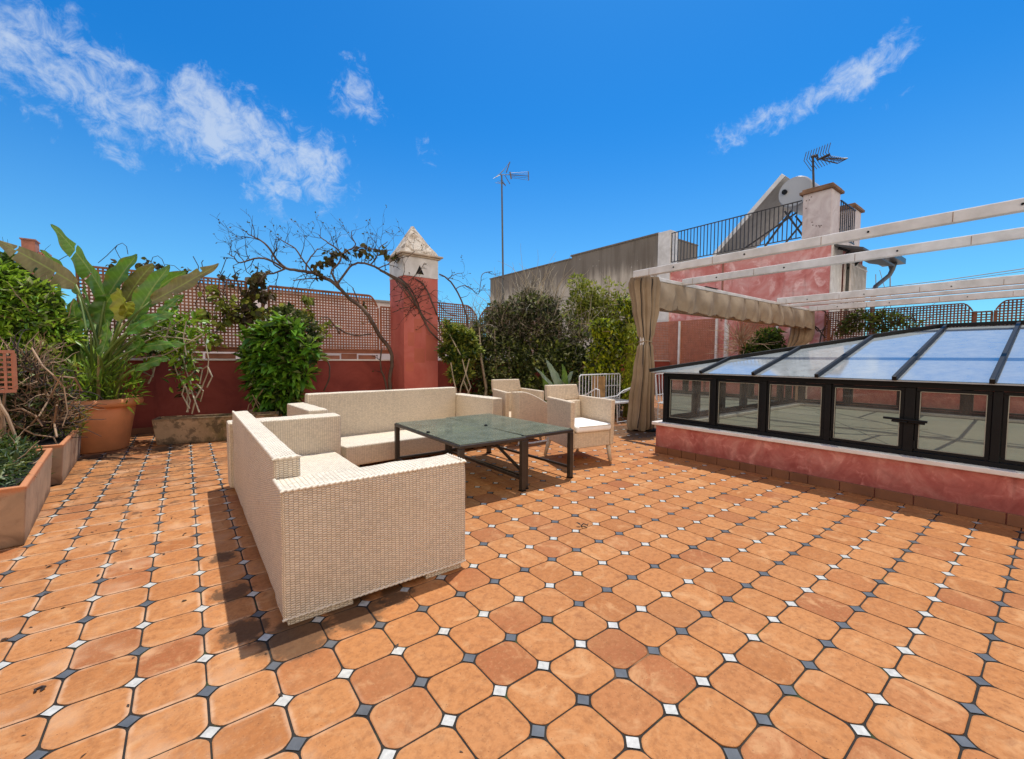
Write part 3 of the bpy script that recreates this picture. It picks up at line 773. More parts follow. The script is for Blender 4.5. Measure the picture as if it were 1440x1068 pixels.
rf = MB(); e = .022
for y in mull:
    rf.bar((EX-.03, y, EZ+.012), (hipx(y), y, zr(hipx(y))+e), .038, .045)
    rf.bar((2*RX-EX+.03, y, EZ+.012), (2*RX-hipx(y), y, zr(hipx(y))+e), .038, .045)
rf.bar((EX-.02, EY+.02, EZ+.015), (RX, HY, RZ+e+.004), .05, .05); rf.bar((2*RX-EX+.02, EY+.02, EZ+.015), (RX, HY, RZ+e+.004), .05, .05)
rf.bar((RX, HY, RZ+e+.006), (RX, SYN, RZ+e+.006), .06, .05)
for i in range(1, 6):
    x = EX+(2*(RX-EX))*i/6; k = min(x-EX, 2*RX-EX-x)
    rf.bar((x, EY+.02, EZ+.012), (x, EY-k, EZ+k*sl+e), .038, .045)
rf.build('roof_frame', M_BLACK, sk, bevel=.006)
gt = MB(); gt.box(EX-.006, SYN, EZ-.018, EX+.10, EY+.0, EZ-.006); gt.box(EX+.1005, EY-.1, EZ-.018, 2*RX-EX, EY, EZ-.006)
gt.build('eave_trim', simple('eave_aluminium', (.34,.36,.36), .4), sk)
bd = MB(); bd.box(EX+.05, SYN, ZT+.001, WX+.02, EY-.06, EZ-.0185); bd.build('eave_board', M_BLACK, sk)

# ================================================================== PERGOLA
pg = thing('pergola', 'open white painted pergola frame of long beams over the skylight', 'pergola', (7.0, 5.1, 0))
def beam(X, z0, z1, w, ya, yb, mat=M_WHITE, name='beam'):
    m = MB(); m.box(X-w/2, ya, z0, X+w/2, yb, z1); return m.build(name, mat, pg, bevel=.012)
beam(6.93, 2.985, 3.115, .10, -2.5, 5.16)
beam(8.44, 2.985, 3.12, .10, -2.5, 5.04)
beam(13.3, 2.985, 3.16, .14, -2.5, 5.04)
beam(14.2, 2.985, 3.07, .10, -2.5, 5.04)
beam(15.75, 2.97, 3.13, .14, -2.5, 5.04)
m = MB(); m.box(7.12, 5.042, 2.985, 15.95, 5.14, 3.06); m.build('front_beam', M_WHITE, pg, bevel=.01)
for (x, y) in ((7.17, 5.10), (15.85, 5.10), (6.93, -2.4), (15.75, -2.4), (15.75, 7.6)):
    m = MB(); m.box(x-.045, y-.045, 0, x+.045, y+.045, 2.984 if y != 7.6 else 2.7); m.build('post', M_WHITE, pg, bevel=.008)
for X_, hw in ((6.93, .05), (8.44, .05), (13.3, .07), (15.75, .07)):
    for y_ in (4.3, 3.1, 1.6, .35):
        m = MB(); m.tube([(X_-hw-.012, y_, 3.05), (X_-hw+.002, y_, 3.05)], .013, 8); m.build('bolt', M_BLACK, pg)
        m = MB(); m.box(X_-hw-.003, y_+.5, 2.99, X_-hw-.0005, y_+.506, 3.10); m.build('joint', simple('rust_joint', (.25,.14,.08), .8), pg)
m = MB(); m.box(9.35, 5.02, 3.061, 9.9, 5.09, 3.075); m.build('bracket', M_BLACK, pg)
# folded awning (valance)
aw = thing('folded_awning', 'taupe canvas awning folded along the pergola beam with scalloped lower edge', 'awning', (11.5, 5.1, 3.0))
def valance():
    mb = MB(); X0, X1 = 7.32, 15.75; nx = 330; nz = 12; segw = .78
    for i in range(nx+1):
        x = X0+(X1-X0)*i/nx; k = (x-X0)/segw; fr_ = k-math.floor(k)
        sc = math.sin(fr_*PI)
        drop = .50 + .055*abs(math.sin(k*PI*1.0)) 
        for j in range(nz+1):
            t = j/nz; z = 2.965-drop*t
            bulge = .02+.10*math.sin(min(1, t*1.15)*PI*.62)*(.45+.55*sc)
            saw = .05*((k*1.0+t*.35) % 1.0)*t
            fold = .012*math.sin(x*9+t*5)+.02*math.sin(x*23+t*9)*t*t
            mb.v.append(Vector((x+.03*t*math.sin(k*2*PI), 5.03-bulge-saw+fold, z-.02*math.sin(fr_*PI)*t)))
    for i in range(nx):
        for j in range(nz):
            a = i*(nz+1)+j; mb.face([a, a+1, a+nz+2, a+nz+1])
    o = mb.build('valance', M_CANVAS, aw, smooth=True)
    ud = MB()
    for i in range(60):
        xa = X0+(X1-X0)*i/60; xb = X0+(X1-X0)*(i+1)/60
        ud.poly([(xa,5.0,2.47),(xb,5.0,2.47),(xb,5.42,2.46),(xa,5.42,2.46)]); ud.poly([(xa,5.42,2.46),(xb,5.42,2.46),(xb,5.42,2.95),(xa,5.42,2.95)])
    ud.build('folded_canopy', M_CANVAS, aw)
    pp = MB()
    n_ = int((X1-X0)/segw)
    for s in range(n_+1):
        x = X0+s*segw; pp.tube([(x,5.005,2.96),(x,4.995,2.75),(x+.01,4.955,2.5),(x+.01,4.95,2.455)], .006, 4)
    pts = []
    for i in range(181):
        x = X0+(X1-X0)*i/180; k = (x-X0)/segw; pts.append((x, 4.955-.04*(k%1), 2.965-.50-.055*abs(math.sin(k*PI))-.02*math.sin((k%1)*PI)-.006))
    pp.tube(pts, .008, 4)
    pp.build('seam', simple('canvas_seam', (.13,.095,.06), .8), aw)
valance()
def curtain(name, label, cx, cy, zs, seed, lean=(0,0)):
    """gathered curtain, zs = list of (z, half width, half depth, fold amplitude, dx, dy)"""
    c = thing('curtain', label, 'curtain', (cx, cy, 0), 0, 'pergola curtains')
    mb = MB(); rr = random.Random(seed); n = 180; rows = []
    ph = [rr.uniform(0, 6.28) for _ in range(5)]
    steps = 60; z0, z1 = zs[0][0], zs[-1][0]
    def lerp(z):
        for a, b in zip(zs[:-1], zs[1:]):
            if a[0] >= z >= b[0]:
                t = (a[0]-z)/(a[0]-b[0]); t = t*t*(3-2*t); return [u+(v-u)*t for u, v in zip(a, b)]
        return zs[-1]
    # width direction faces the camera sideways: use x-ish axis rotated
    ax = Vector((rt.x, rt.y, 0)).normalized(); ay = Vector((-ax.y, ax.x, 0))
    for s in range(steps+1):
        z = z0+(z1-z0)*s/steps; _, w, d, am, dx, dy = lerp(z)
        for k in range(n):
            a = 2*PI*k/n
            f = 1 + am*1.35*(.55*math.sin(13*a+ph[0]+.5*math.sin(z*1.3)) + .35*math.sin(7*a+ph[1]+z*.7) + .25*math.sin(23*a+ph[2]-z*.5))
            p = Vector((cx, cy, 0)) + ax*(math.cos(a)*w*f+dx) + ay*(math.sin(a)*d*f+dy)
            p.z = z + .02*math.sin(5*a)*(1 if s == steps else 0)
            mb.v.append(p)
    for s in range(steps):
        for k in range(n):
            k2 = (k+1) % n; mb.face([s*n+k, (s+1)*n+k, (s+1)*n+k2, s*n+k2])
    cl = mb.build('cloth', M_CANVAS, c, smooth=True)
    return c, lerp, ax, ay, ph
zsA = [(z, w*.9, d, a*1.15, x, y) for z, w, d, a, x, y in [(3.02,.27,.16,.10,.0,0),(2.9,.30,.17,.13,.0,0),(2.4,.245,.15,.16,.03,0),(1.95,.17,.12,.14,.04,0),(1.80,.125,.10,.10,.045,0),(1.74,.115,.095,.10,.045,0),(1.66,.15,.12,.16,.03,0),(1.2,.20,.15,.16,.02,0),(.6,.245,.17,.15,-.01,0),(.10,.27,.18,.16,-.02,0),(.03,.235,.16,.16,-.02,0)]]
c, lerp, ax, ay, ph = curtain('c', 'long taupe curtain tied at mid height around the front pergola post', 7.20, 5.12, zsA, 3)
m = MB()
for a0 in (4.3, 5.25):
    pts = []
    for s in range(41):
        z = 2.98-2.9*s/40; _, w, d, am, dx, dy = lerp(z); a = a0+.15*math.sin(z*2)
        f = 1+am*1.35*(.55*math.sin(13*a+ph[0]+.5*math.sin(z*1.3))+.35*math.sin(7*a+ph[1]+z*.7)+.25*math.sin(23*a+ph[2]-z*.5))+.01
        q = Vector((7.20,5.12,0))+ax*(math.cos(a)*w*f+dx)+ay*(math.sin(a)*d*f+dy); q.z = z; pts.append(q)
    m.tube(pts, .011, 5)
m.build('piping', M_PIPING, c)
m = MB(); pts = []
for k in range(25):
    a = 2*PI*k/24; q = Vector((7.20,5.12,0))+ax*(math.cos(a)*.122+.045)+ay*(math.sin(a)*.102); q.z = 1.77+.01*math.sin(a*3); pts.append(q)
m.tube(pts, .014, 6); m.build('tie_band', M_CANVAS, c, smooth=True)
m = MB(); q = P(921, 600, Y=5.1); m.lathe((7.32,4.98,.0), [(0,.05),(.12,.05),(.14,.03),(.14,0)], 18); m.build('post_foot', M_BLACK, c)
zsB = [(3.0,.30,.2,.12,0,0),(2.3,.34,.2,.14,0,0),(2.1,.33,.2,.14,-.05,0),(1.8,.2,.14,.14,-.25,0),(1.5,.16,.12,.12,-.3,0),(1.2,.25,.16,.14,-.25,0),(.05,.3,.2,.15,-.2,0)]
curtain('c', 'far taupe curtain pulled aside under the right end of the folded awning', 15.75, 5.22, zsB, 9)

# ================================================================== WALLS, CHIMNEY, FENCES
WY = 10.2
wl = thing('perimeter_wall', 'low dark red terrace wall with pale coping behind the plants', 'wall', (3, WY, 0))
m = MB(); m.box(-3.6, WY, -.2, 16.2, WY+.25, 1.335); m.build('wall', M_REDWALL, wl)
m = MB(); m.box(-3.6, WY-.03, 1.336, 16.2, WY+.28, 1.372); m.build('coping', M_MARBLE, wl, bevel=.006)
m = MB(); m.box(-3.6, WY-.018, 0, 16.0, WY-.001, .11); m.build('skirting', M_SKIRT, wl)
wl2 = thing('side_wall', 'low dark red wall along the left edge of the terrace behind the green bush', 'wall', (-2.9, 4, 0))
m = MB(); m.box(-3.0, -1.6, -.2, -2.72, WY-.04, 1.1); m.build('wall', M_REDWALL, wl2)
m = MB(); m.box(-3.03, -1.6, 1.101, -2.69, WY-.04, 1.135); m.build('coping', M_MARBLE, wl2)

def lattice(parent, O, ux, W, z0, z1, mat, pitch=.062, sw=.028, t=.008, topf=None, mi=0):
    """diagonal-free square lattice panel: O origin, ux horizontal unit vector, height from z0 to topf(u) or z1"""
    ux = Vector(ux); nn = Vector((-ux.y, ux.x, 0)); M = Matrix(((ux.x, nn.x, 0, O[0]), (ux.y, nn.y, 0, O[1]), (0, 0, 1, 0), (0, 0, 0, 1)))
    m = MB(); T = topf or (lambda u: z1)
    n = int(W/pitch)
    for i in range(n+1):
        u = i*W/n
        m.box(u-sw/2, -t, z0, u+sw/2, 0, T(u), M)
    k = 0; z = z0+pitch/2
    while z < z1:
        # run where top is above z
        us = [u*W/60 for u in range(61) if T(u*W/60) > z]
        if us:
            runs = []; s0 = us[0]; pr_ = us[0]
            for u in us[1:]:
                if u-pr_ > W/60*1.5: runs.append((s0, pr_)); s0 = u
                pr_ = u
            runs.append((s0, pr_))
            for a, b in runs:
                if b-a > .02: m.box(a, .0005, z-sw/2, b, t, z+sw/2, M)
        z += pitch
    o = m.build('lattice', mat, parent)
    f = MB()
    if topf is None:
        f.box(-.02, -.018, z1, W+.02, .018, z1+.035, M); f.box(-.02, -.018, z0-.035, W+.02, .018, z0, M)
        f.box(-.03, -.018, z0+.0005, -.001, .018, z1-.0005, M); f.box(W+.001, -.018, z0+.0005, W+.03, .018, z1-.0005, M)
    else:
        prev = None
        for i in range(61):
            u = i*W/60; q = M @ Vector((u, 0, T(u)+.012))
            if prev is not None: f.bar(prev, q, .036, .03)
            prev = q
        f.box(-.03, -.018, z0-.035, W+.03, .018, z0, M)
        f.box(-.03, -.018, z0+.0005, -.001, .018, T(0), M); f.box(W+.001, -.018, z0+.0005, W+.03, .018, T(W), M)
    f.build('panel_frame', mat, parent)
    return o
def fence_boards(parent, xa, xb, z0=1.40, z1=1.60, y=WY+.10):
    m = MB(); x = xa; rr = random.Random(int(xa*10)+5)
    m.box(xa, y+.03, z1-.09, xb, y+.05, z1+.01)
    while x < xb-.2:
        w = rr.uniform(.35, .6)
        if rr.random() < .75: m.box(x, y+.055, z0-.03, min(xb, x+w), y+.075, z1-.10+rr.uniform(-.05, .02))
        x += w+.04
    m.build('board', M_BOARD, parent)
YF = WY+.12
def arch_down(W, zt, zb, side, r=.4):
    def f(u):
        e = (W-u) if side > 0 else u
        if e < r: return zb+(zt-zb)*(1-math.sqrt(max(0, 1-(e/r)**2))) if False else zb+(zt-zb)*(1-(1-e/r)**2)
        return zt
    return f
f1 = thing('lattice_fence', 'brown lattice fence panel above the wall behind the big potted paddle leaf plant', 'fence', (-.2, YF, 1.4))
lattice(f1, (-1.40, YF), (1,0,0), 2.42, 1.62, 2.93, M_LATT); fence_boards(f1, -1.4, 1.05)
f1b = thing('lattice_fence', 'brown lattice fence stretch at the far left behind the bright green bush', 'fence', (-3, YF, 1.4))
lattice(f1b, (-3.5, YF), (1,0,0), 1.9, 1.62, 2.3, M_LATT)
f2 = thing('lattice_fence', 'brown lattice fence panel left of the chimney behind the bare climbing branches', 'fence', (2.6, YF, 1.4))
lattice(f2, (1.45, YF), (1,0,0), 2.32, 1.62, 2.90, M_LATT, topf=arch_down(2.32, 2.90, 2.62, 1, .22)); fence_boards(f2, 1.2, 4.1)
lattice(f2, (3.86, YF), (1,0,0), .27, 1.62, 2.64, M_LATT)
m = MB(); m.box(1.10, YF-.03, 1.375, 1.16, YF+.03, 2.75); m.build('post', M_LATT, f2); m = MB(); m.box(1.30, YF-.03, 1.375, 1.36, YF+.03, 2.8); m.build('post', M_LATT, f2)
f3 = thing('lattice_fence', 'brown lattice fence panel just right of the chimney with one curved corner', 'fence', (5.9, YF, 1.4))
lattice(f3, (5.2, YF), (1,0,0), 1.42, 1.55, 2.88, M_LATT, topf=arch_down(1.42, 2.88, 2.62, 1, .35))
f4 = thing('lattice_fence', 'brown lattice fence panel behind the dark hedge below the grey wall', 'fence', (8, YF, 1.4))
lattice(f4, (6.78, YF), (1,0,0), 3.2, 1.55, 2.90, M_LATT, topf=arch_down(3.2, 2.90, 2.62, -1, .35))

ch = thing('chimney', 'square red stucco chimney with white ventilated top and stone pyramid cap', 'chimney', (4.55, 9.9, 0))
CX0, CX1, CY0, CY1 = 4.105, 4.99, 9.51, 10.37
m = MB(); m.box(CX0, CY0, 0, CX1, CY1, 3.34); m.build('shaft', M_CHIM, ch, bevel=.008)
m = MB()   # faint painted panel relief on the front
rr = random.Random(5)
for (x0, z0, x1, z1) in ((4.36,2.02,4.55,2.35),(4.36,1.30,4.63,1.64),(4.14,1.10,4.34,1.32),(4.66,1.35,4.95,1.98),(4.20,1.70,4.36,2.02),(4.66,2.0,4.97,2.24)):
    m.box(x0, CY0-.004, z0, x1, CY0-.0005, z1)
m.build('patch', simple('repair_patch', (.50,.135,.085), .85, .15, 1.2), ch)
m = MB(); m.box(CX0-.012, CY0-.012, 3.341, CX1+.012, CY1+.012, 3.372); m.box(CX0-.004, CY0-.004, 3.3725, CX1+.004, CY1+.004, 3.80); m.build('vent_box', M_WHITE, ch, bevel=.004)
m = MB(); m.prism([(4.40,CY0-.008,3.41),(4.61,CY0-.008,3.41),(4.505,CY0-.008,3.62)], (0,-.002,0)); m.build('vent_hole', simple('vent_black', (.008,.006,.005), .9), ch)  # flat black triangle laid on the box front as its opening
m = MB(); m.prism([(4.385,CY0-.0055,3.395),(4.625,CY0-.0055,3.395),(4.505,CY0-.0055,3.65)], (0,-.002,0)); m.build('vent_surround', M_WHITE, ch)
m = MB()
m.box(CX0-.05, CY0-.05, 3.801, CX1+.05, CY1+.05, 3.84); m.box(CX0-.10, CY0-.10, 3.8405, CX1+.10, CY1+.10, 3.885); m.build('cornice', simple('stone_cornice', (.52,.43,.33), .8, .2, 8), ch, bevel=.01)
def capmat():
    n = N('weathered_cap_stone'); f = n.noise(5, 6, .7, dist=.8)
    n.base(n.mix(n.smooth(n.noise(9, 5, .7), .5, .62, 0, .8), n.ramp(f, [(.35, (.42,.33,.24)), (.6, (.62,.55,.46))]), (.20,.14,.08))); n.rough(.9); n.bump(n.noise(14, 5), .6, .03); return n.m
mx_, my_ = (CX0+CX1)/2-.03, (CY0+CY1)/2
m = MB(); q = [(CX0-.02,CY0-.02,3.886),(CX1+.02,CY0-.02,3.886),(CX1+.02,CY1+.02,3.886),(CX0-.02,CY1+.02,3.886)]
ap = Vector((mx_, my_, 4.66))
k = 7; rings = []
for i in range(k+1):
    t = i/k; rings.append([Vector(p).lerp(ap, min(t, .97)) + Vector((rr.uniform(-.012,.012), rr.uniform(-.012,.012), 0)) for p in q])
for r_ in rings:
    for p in r_: m.v.append(p)
for i in range(k):
    for j in range(4): m.face([i*4+j, i*4+(j+1)%4, (i+1)*4+(j+1)%4, (i+1)*4+j])
m.face([k*4,k*4+1,k*4+2,k*4+3])
m.build('cap', capmat(), ch)

# lattice fence at the far right side of the terrace
FX = 16.25
M_LATTD = simple('dark_lattice_wood', (.20,.075,.04), .75, .3, 4)
f5 = thing('lattice_fence', 'brown lattice fence overgrown with creepers beyond the skylight, right of the pink house', 'fence', (FX, 3, 1.4))
lattice(f5, (FX, 1.55), (0,1,0), 3.2, 1.6, 2.93, M_LATTD, .066, .03, topf=arch_down(3.2, 2.93, 2.72, -1, .2))
lattice(f5, (FX, 1.22), (0,1,0), .26, 1.6, 2.68, M_LATTD, .066, .03)
lattice(f5, (FX, -1.2), (0,1,0), 2.35, 1.6, 2.94, M_LATTD, .066, .03, topf=arch_down(2.35, 2.94, 2.72, 1, .2))
lattice(f5, (FX, -4.6), (0,1,0), 3.3, 1.6, 2.94, M_LATTD, .066, .03)
for y in (1.5, 1.15, -1.25, 4.65):
    m = MB(); m.box(FX-.04, y-.03, 0, FX+.04, y+.03, 2.72); m.build('post', M_LATTD, f5)
wl3 = thing('side_wall', 'mottled pink low wall under the far right lattice, seen through the skylight', 'wall', (FX, 1, 0))
m = MB(); m.box(FX-.0, -5, 0, FX+.2, 4.7, 1.56); m.build('wall', M_PINKLOW, wl3)
# trellis on the pink house wall
tr_ = thing('trellis', 'terracotta coloured trellis panels fixed on the pink house wall under the awning', 'trellis', (16.3, 9, 0))
for (a, b, zt) in ((9.85, 11.4, 2.98), (8.35, 9.75, 2.98), (6.3, 7.4, 2.92)):
    lattice(tr_, (16.28, a), (0,1,0), b-a, .4, zt, M_LATT2, .07, .036)
for y in (9.80, 8.25, 7.90, 6.15):
    m = MB(); m.box(16.2, y-.04, 0, 16.27, y+.04, 2.99); m.build('post', M_WHITE, tr_)

# ================================================================== PINK HOUSE
GX = 16.45
ph_ = thing('pink_house', 'neighbouring pink mottled house with roof terrace railing, white ledge and barred window', 'house', (GX+3, 7, 0))
m = MB(); m.box(GX, 4.75, -.3, GX+3.45, 10.75, 5.16); m.build('wall', M_PINK, ph_)
m = MB(); m.box(GX-.10, 4.66, 5.161, GX+3.5, 10.9, 5.26); m.box(GX-.05, 4.70, 5.2605, GX+3.45, 10.9, 5.44); m.build('ledge', simple('stained_white_ledge', (.62,.56,.52), .8, .25, 3), ph_, bevel=.01)
m = MB(); m.box(GX-.06, 10.42, -.3, GX+.5, 11.02, 6.88); m.build('pilaster', M_WHITE, ph_, bevel=.01)
m = MB(); m.box(GX+.01,4.70,-.3, GX+1.0,4.749,5.155); m.build('pilaster', M_WHITE, ph_, bevel=.01)
m = MB(); m.box(GX-.012, 8.15, 2.9, GX-.001, 8.22, 5.15); m.build('crack', simple('dark_crack', (.30,.14,.10), .9), ph_)
rl = MB()
rl.bar((GX+.02, 10.40, 6.74), (GX+.02, 5.62, 6.74), .045, .03); rl.bar((GX+.02, 10.40, 5.53), (GX+.02, 5.62, 5.53), .035, .03)
n_ = 34
for i in range(n_+1):
    y = 5.62+(10.40-5.62)*i/n_
    if i: rl.bar((GX+.02, y, 5.53), (GX+.02, y, 6.73), .026)
rl.bar((GX+.86, 4.78, 6.70), (18.9, 4.78, 6.70), .045, .03); rl.bar((GX+.86, 4.78, 5.53), (18.9, 4.78, 5.53), .035)
for i in range(8):
    x = GX+.9+i*.21; rl.bar((x, 4.78, 5.53), (x, 4.78, 6.69), .026)
rl.build('railing', M_BROWNMET, ph_)
WPIT = m_stucco('pitted_white_plaster', (.50,.42,.40), (.62,.55,.53), (.70,.65,.62), 1.5, .2)
TCAP = simple('old_brick_coping', (.20,.11,.06), .9, .4, 4)
def stack(x0, y0, w, d, zb, zt, sc=1):
    m = MB(); m.box(x0, y0, zb, x0+w, y0+d, zt); c_ = m.build('chimney_stack', WPIT, ph_, bevel=.01)
    m = MB(); m.box(x0-.09, y0-.09, zt+.001, x0+w+.09, y0+d+.09, zt+.09); m.box(x0-.03, y0-.03, zt+.0905, x0+w+.03, y0+d+.03, zt+.17); m.build('coping', TCAP, c_, bevel=.015)
    m = MB()
    rr_ = random.Random(int(x0*7))
    for k in range(10):
        yy = y0+rr_.uniform(.1, d-.1); zz = rr_.uniform(zb+.2, zt-.1); m.box(x0-.006, yy, zz, x0-.001, yy+.03, zz+.03)
    m.build('pit', simple('pit_hole', (.10,.07,.06), .9), c_)
stack(GX-.05, 4.77, .8, .80, 5.445, 6.88)
stack(19.0, 4.85, .85, .8, 5.445, 6.85)
# canopy, window, pipe on the side facing the skylight
m = MB(); b = [(16.55,4.698,5.14),(20.5,4.698,5.14),(20.5,3.95,4.90),(16.55,3.95,4.90)]
m.prism(b, (0,0,-.07)); m.build('canopy', simple('dark_canopy_boards', (.06,.06,.062), .6, .2, 6), ph_)
m = MB(); m.tube([(16.62,4.6,5.0),(16.62,4.3,4.85),(16.62,4.6,4.55)], .05, 6); m.tube([(18.0,4.6,5.0),(18.0,4.3,4.85),(18.0,4.6,4.55)], .05, 6); m.build('bracket', M_BLACK, ph_)
w_ = MB(); w_.box(17.60, 4.66, 2.2, 19.5, 4.699, 4.80); wo = w_.build('window', M_WHITE, ph_)
w_ = MB(); w_.box(17.72, 4.64, 2.3, 19.1, 4.6595, 4.7); w_.build('pane', simple('dark_window', (.05,.055,.05), .15), wo)
w_ = MB()
for i in range(12): x = 17.65+i*.155; w_.bar((x, 4.52, 2.2), (x, 4.52, 4.75), .045)
for z in (2.3, 3.35, 4.62): w_.bar((17.6, 4.52, z), (19.5, 4.52, z), .04)
w_.build('grille', M_WHITE, wo)
m = MB(); m.tube([(21.9,4.3,5.25),(21.9,4.3,4.95),(21.8,4.35,4.75),(21.2,4.45,4.45),(20.6,4.5,4.2),(20.35,4.5,3.9),(20.3,4.5,2.0),(20.3,4.5,0)], [.16,.085,.075,.075,.075,.075,.075,.075], 10); m.build('drain_pipe', simple('drain_pipe_metal', (.09,.095,.10), .5), ph_, smooth=True)
m = MB(); m.box(20.6,4.0,5.2,22.4,4.7,5.4); m.build('gutter', M_BROWNMET, ph_)

gb = thing('concrete_building', 'long bare grey concrete wall of a taller neighbouring building behind the hedge', 'building', (GX, 17, 0))
def conc():
    n = N('stained_concrete'); sp = n.sep(n.obj())
    f = n.noise(.8, 5, .6); c = n.ramp(f, [(.3, (.40,.34,.27)), (.7, (.56,.49,.40))])
    st = n.noise(3.0, 5, .6, vec=n.comb(n.math('MULTIPLY', sp[0], 1), n.math('MULTIPLY', sp[1], 1), n.math('MULTIPLY', sp[2], .12)))
    top = n.smooth(n.math('ADD', sp[2], n.math('MULTIPLY', n.math('SUBTRACT', st, .5), 1.6)), 5.0, 6.0)
    c = n.mix(n.math('MULTIPLY', top, .8), c, (.115,.095,.075))
    c = n.mix(n.math('MULTIPLY', n.smooth(st, .45, .65), n.smooth(sp[2], 3.6, 6.0, .0, .6)), c, (.13,.105,.08))
    blk = n.math('SINE', n.math('MULTIPLY', sp[1], 3.2)); c = n.mix(n.smooth(blk, .985, 1, 0, .4), c, (.13,.11,.09))
    c = n.mix(n.smooth(n.noise(6, 3, .5), .70, .74, 0, .6), c, (.6,.56,.5))
    n.base(c); n.rough(.95); n.bump(n.noise(20, 5), .4, .02); return n.m
CONC = conc()
m = MB(); m.box(GX+.02, 11.03, -.3, GX+.52, 16.3, 6.84); m.box(GX+.02, 16.301, -.3, GX+.52, 23.9, 6.70); m.box(GX+.521, 11.03, -.3, GX+3.2, 11.5, 6.84); m.box(GX+.03, 23.901, -.3, GX+8, 24.4, 4.9)
m.build('wall', CONC, gb)
m = MB(); m.box(GX-.03, 11.03, 6.841, GX+.57, 16.35, 6.91); m.box(GX-.03, 16.352, 6.701, GX+.57, 23.95, 6.76); m.box(GX+.571, 11.0, 6.841, GX+3.2, 11.53, 6.90); m.build('coping', simple('dark_coping', (.16,.13,.10), .9, .3), gb)

# solar water heater
sh = thing('solar_water_heater', 'tilted solar water heater panel with round grey tank behind the roof railing', 'solar heater', (18.5, 8, 5.5))
lo = Vector((18.5, 9.15, 5.75)); hi = Vector((18.5, 6.62, 8.2)); d = (hi-lo).normalized(); nn = Vector((0, d.z, -d.y))
def pan(dx, off, w, th, name, mat, l0=0, l1=None):
    L = (hi-lo).length if l1 is None else l1
    m = MB(); M = Matrix(((1,d.x,nn.x,lo.x),(0,d.y,nn.y,lo.y),(0,d.z,nn.z,lo.z),(0,0,0,1)))
    m.box(dx, l0, off, dx+w, L, off+th, M); return m.build(name, mat, sh, bevel=.01)
pan(-1.0, -.12, 2.3, .10, 'panel_backing', simple('panel_underside', (.33,.30,.27), .7, .15, 3))
pan(-1.03, -.02, 2.36, .05, 'collector', simple('collector_rim', (.68,.68,.66), .35, .1, 3))
pan(-1.06, -.13, .03, .16, 'side_rail', simple('collector_rim2', (.70,.70,.68), .35, .1, 3))
m = MB(); c_ = Vector((17.2, 6.12, 7.36)); n2 = 40; prof = [(0,0),(.30,.0),(.51,.04),(.545,.10),(.545,1.3),(.5,1.4),(0,1.4)]
for (r_, h_) in prof:
    for k in range(n2):
        a = 2*PI*k/n2; m.v.append(Vector((c_.x+h_, c_.y+r_*math.cos(a), c_.z+r_*math.sin(a))))
for i in range(1, len(prof)-1):
    for k in range(n2): m.face([i*n2+k, (i+1)*n2+k, (i+1)*n2+(k+1)%n2, i*n2+(k+1)%n2])
tk = m.build('tank', simple('tank_grey', (.36,.37,.38), .35, .06, 2), sh, smooth=True)
m = MB(); m.prism([(c_.x+.0-.012, c_.y+.50*math.cos(2*PI*k/40), c_.z+.50*math.sin(2*PI*k/40)) for k in range(40)], (.03,0,0)); m.build('end_cap', simple('tank_cap', (.40,.42,.44), .45, .05, 2), sh)
m = MB(); m.tube([(17.19,6.42,7.42),(17.12,6.42,7.42)], .085, 12); m.build('port', M_BLACK, sh)
m = MB(); m.bar((18.0,6.7,7.0),(18.0,5.8,5.5),.06); m.bar((18.0,6.3,7.2),(18.0,7.6,5.5),.06); m.bar((18.0,6.9,5.5),(18.0,5.8,6.8),.05); m.bar((18.0,8.9,5.5),(18.0,6.2,6.9),.05); m.bar((19.6,6.9,7.2),(19.6,5.8,5.5),.06); m.bar((18.0,6.0,5.6),(19.6,6.0,5.6),.06); m.build('stand', M_BROWNMET, sh)

# antennas
def yagi():
    a = thing('tv_antenna', 'tall thin mast with a small corner antenna rising behind the dark hedge', 'antenna', (8, 10.9, 0))
    b0 = P(708, 440, Y=10.9); t0 = P(705.5, 246, Y=10.9)
    m = MB(); m.tube([(b0.x, b0.y, 0), b0, t0], [.03,.03,.024], 6); m.build('mast', simple('antenna_metal', (.10,.10,.09), .5), a)
    m = MB(); q = lambda x, y: P(x, y, Y=10.9)
    mt = simple('antenna_rods', (.13,.12,.11), .4)
    m.tube([q(703,246), q(713,246), q(744,248)], .012, 5)
    for i in range(5): 
        y0 = 243+i*2.4; m.tube([q(718,243.5+i*1.6), q(743,242+i*2.9)], .006, 4)
    m.tube([q(743,241.5), q(743.5,254)], .02, 4); m.tube([q(717,242), q(719,252)], .03, 4)
    m.build('director', mt, a)
    m = MB()
    for dy in (0,1,2,3):
        off = Vector((0, .12*dy, 0)); m.tube([q(703,246)+off, q(716.5-dy*1.2,229+dy*4)+off], .007, 4); m.tube([q(706,252)+off, q(711+dy*3.2,262-dy*2.6)+off], .007, 4)
    m.tube([q(717,228), q(712,243)], .018, 4); m.tube([q(710,247), q(717,259)], .014, 4); m.tube([q(705,254), q(711,262)], .014, 4)
    m.build('reflector', mt, a)
yagi()
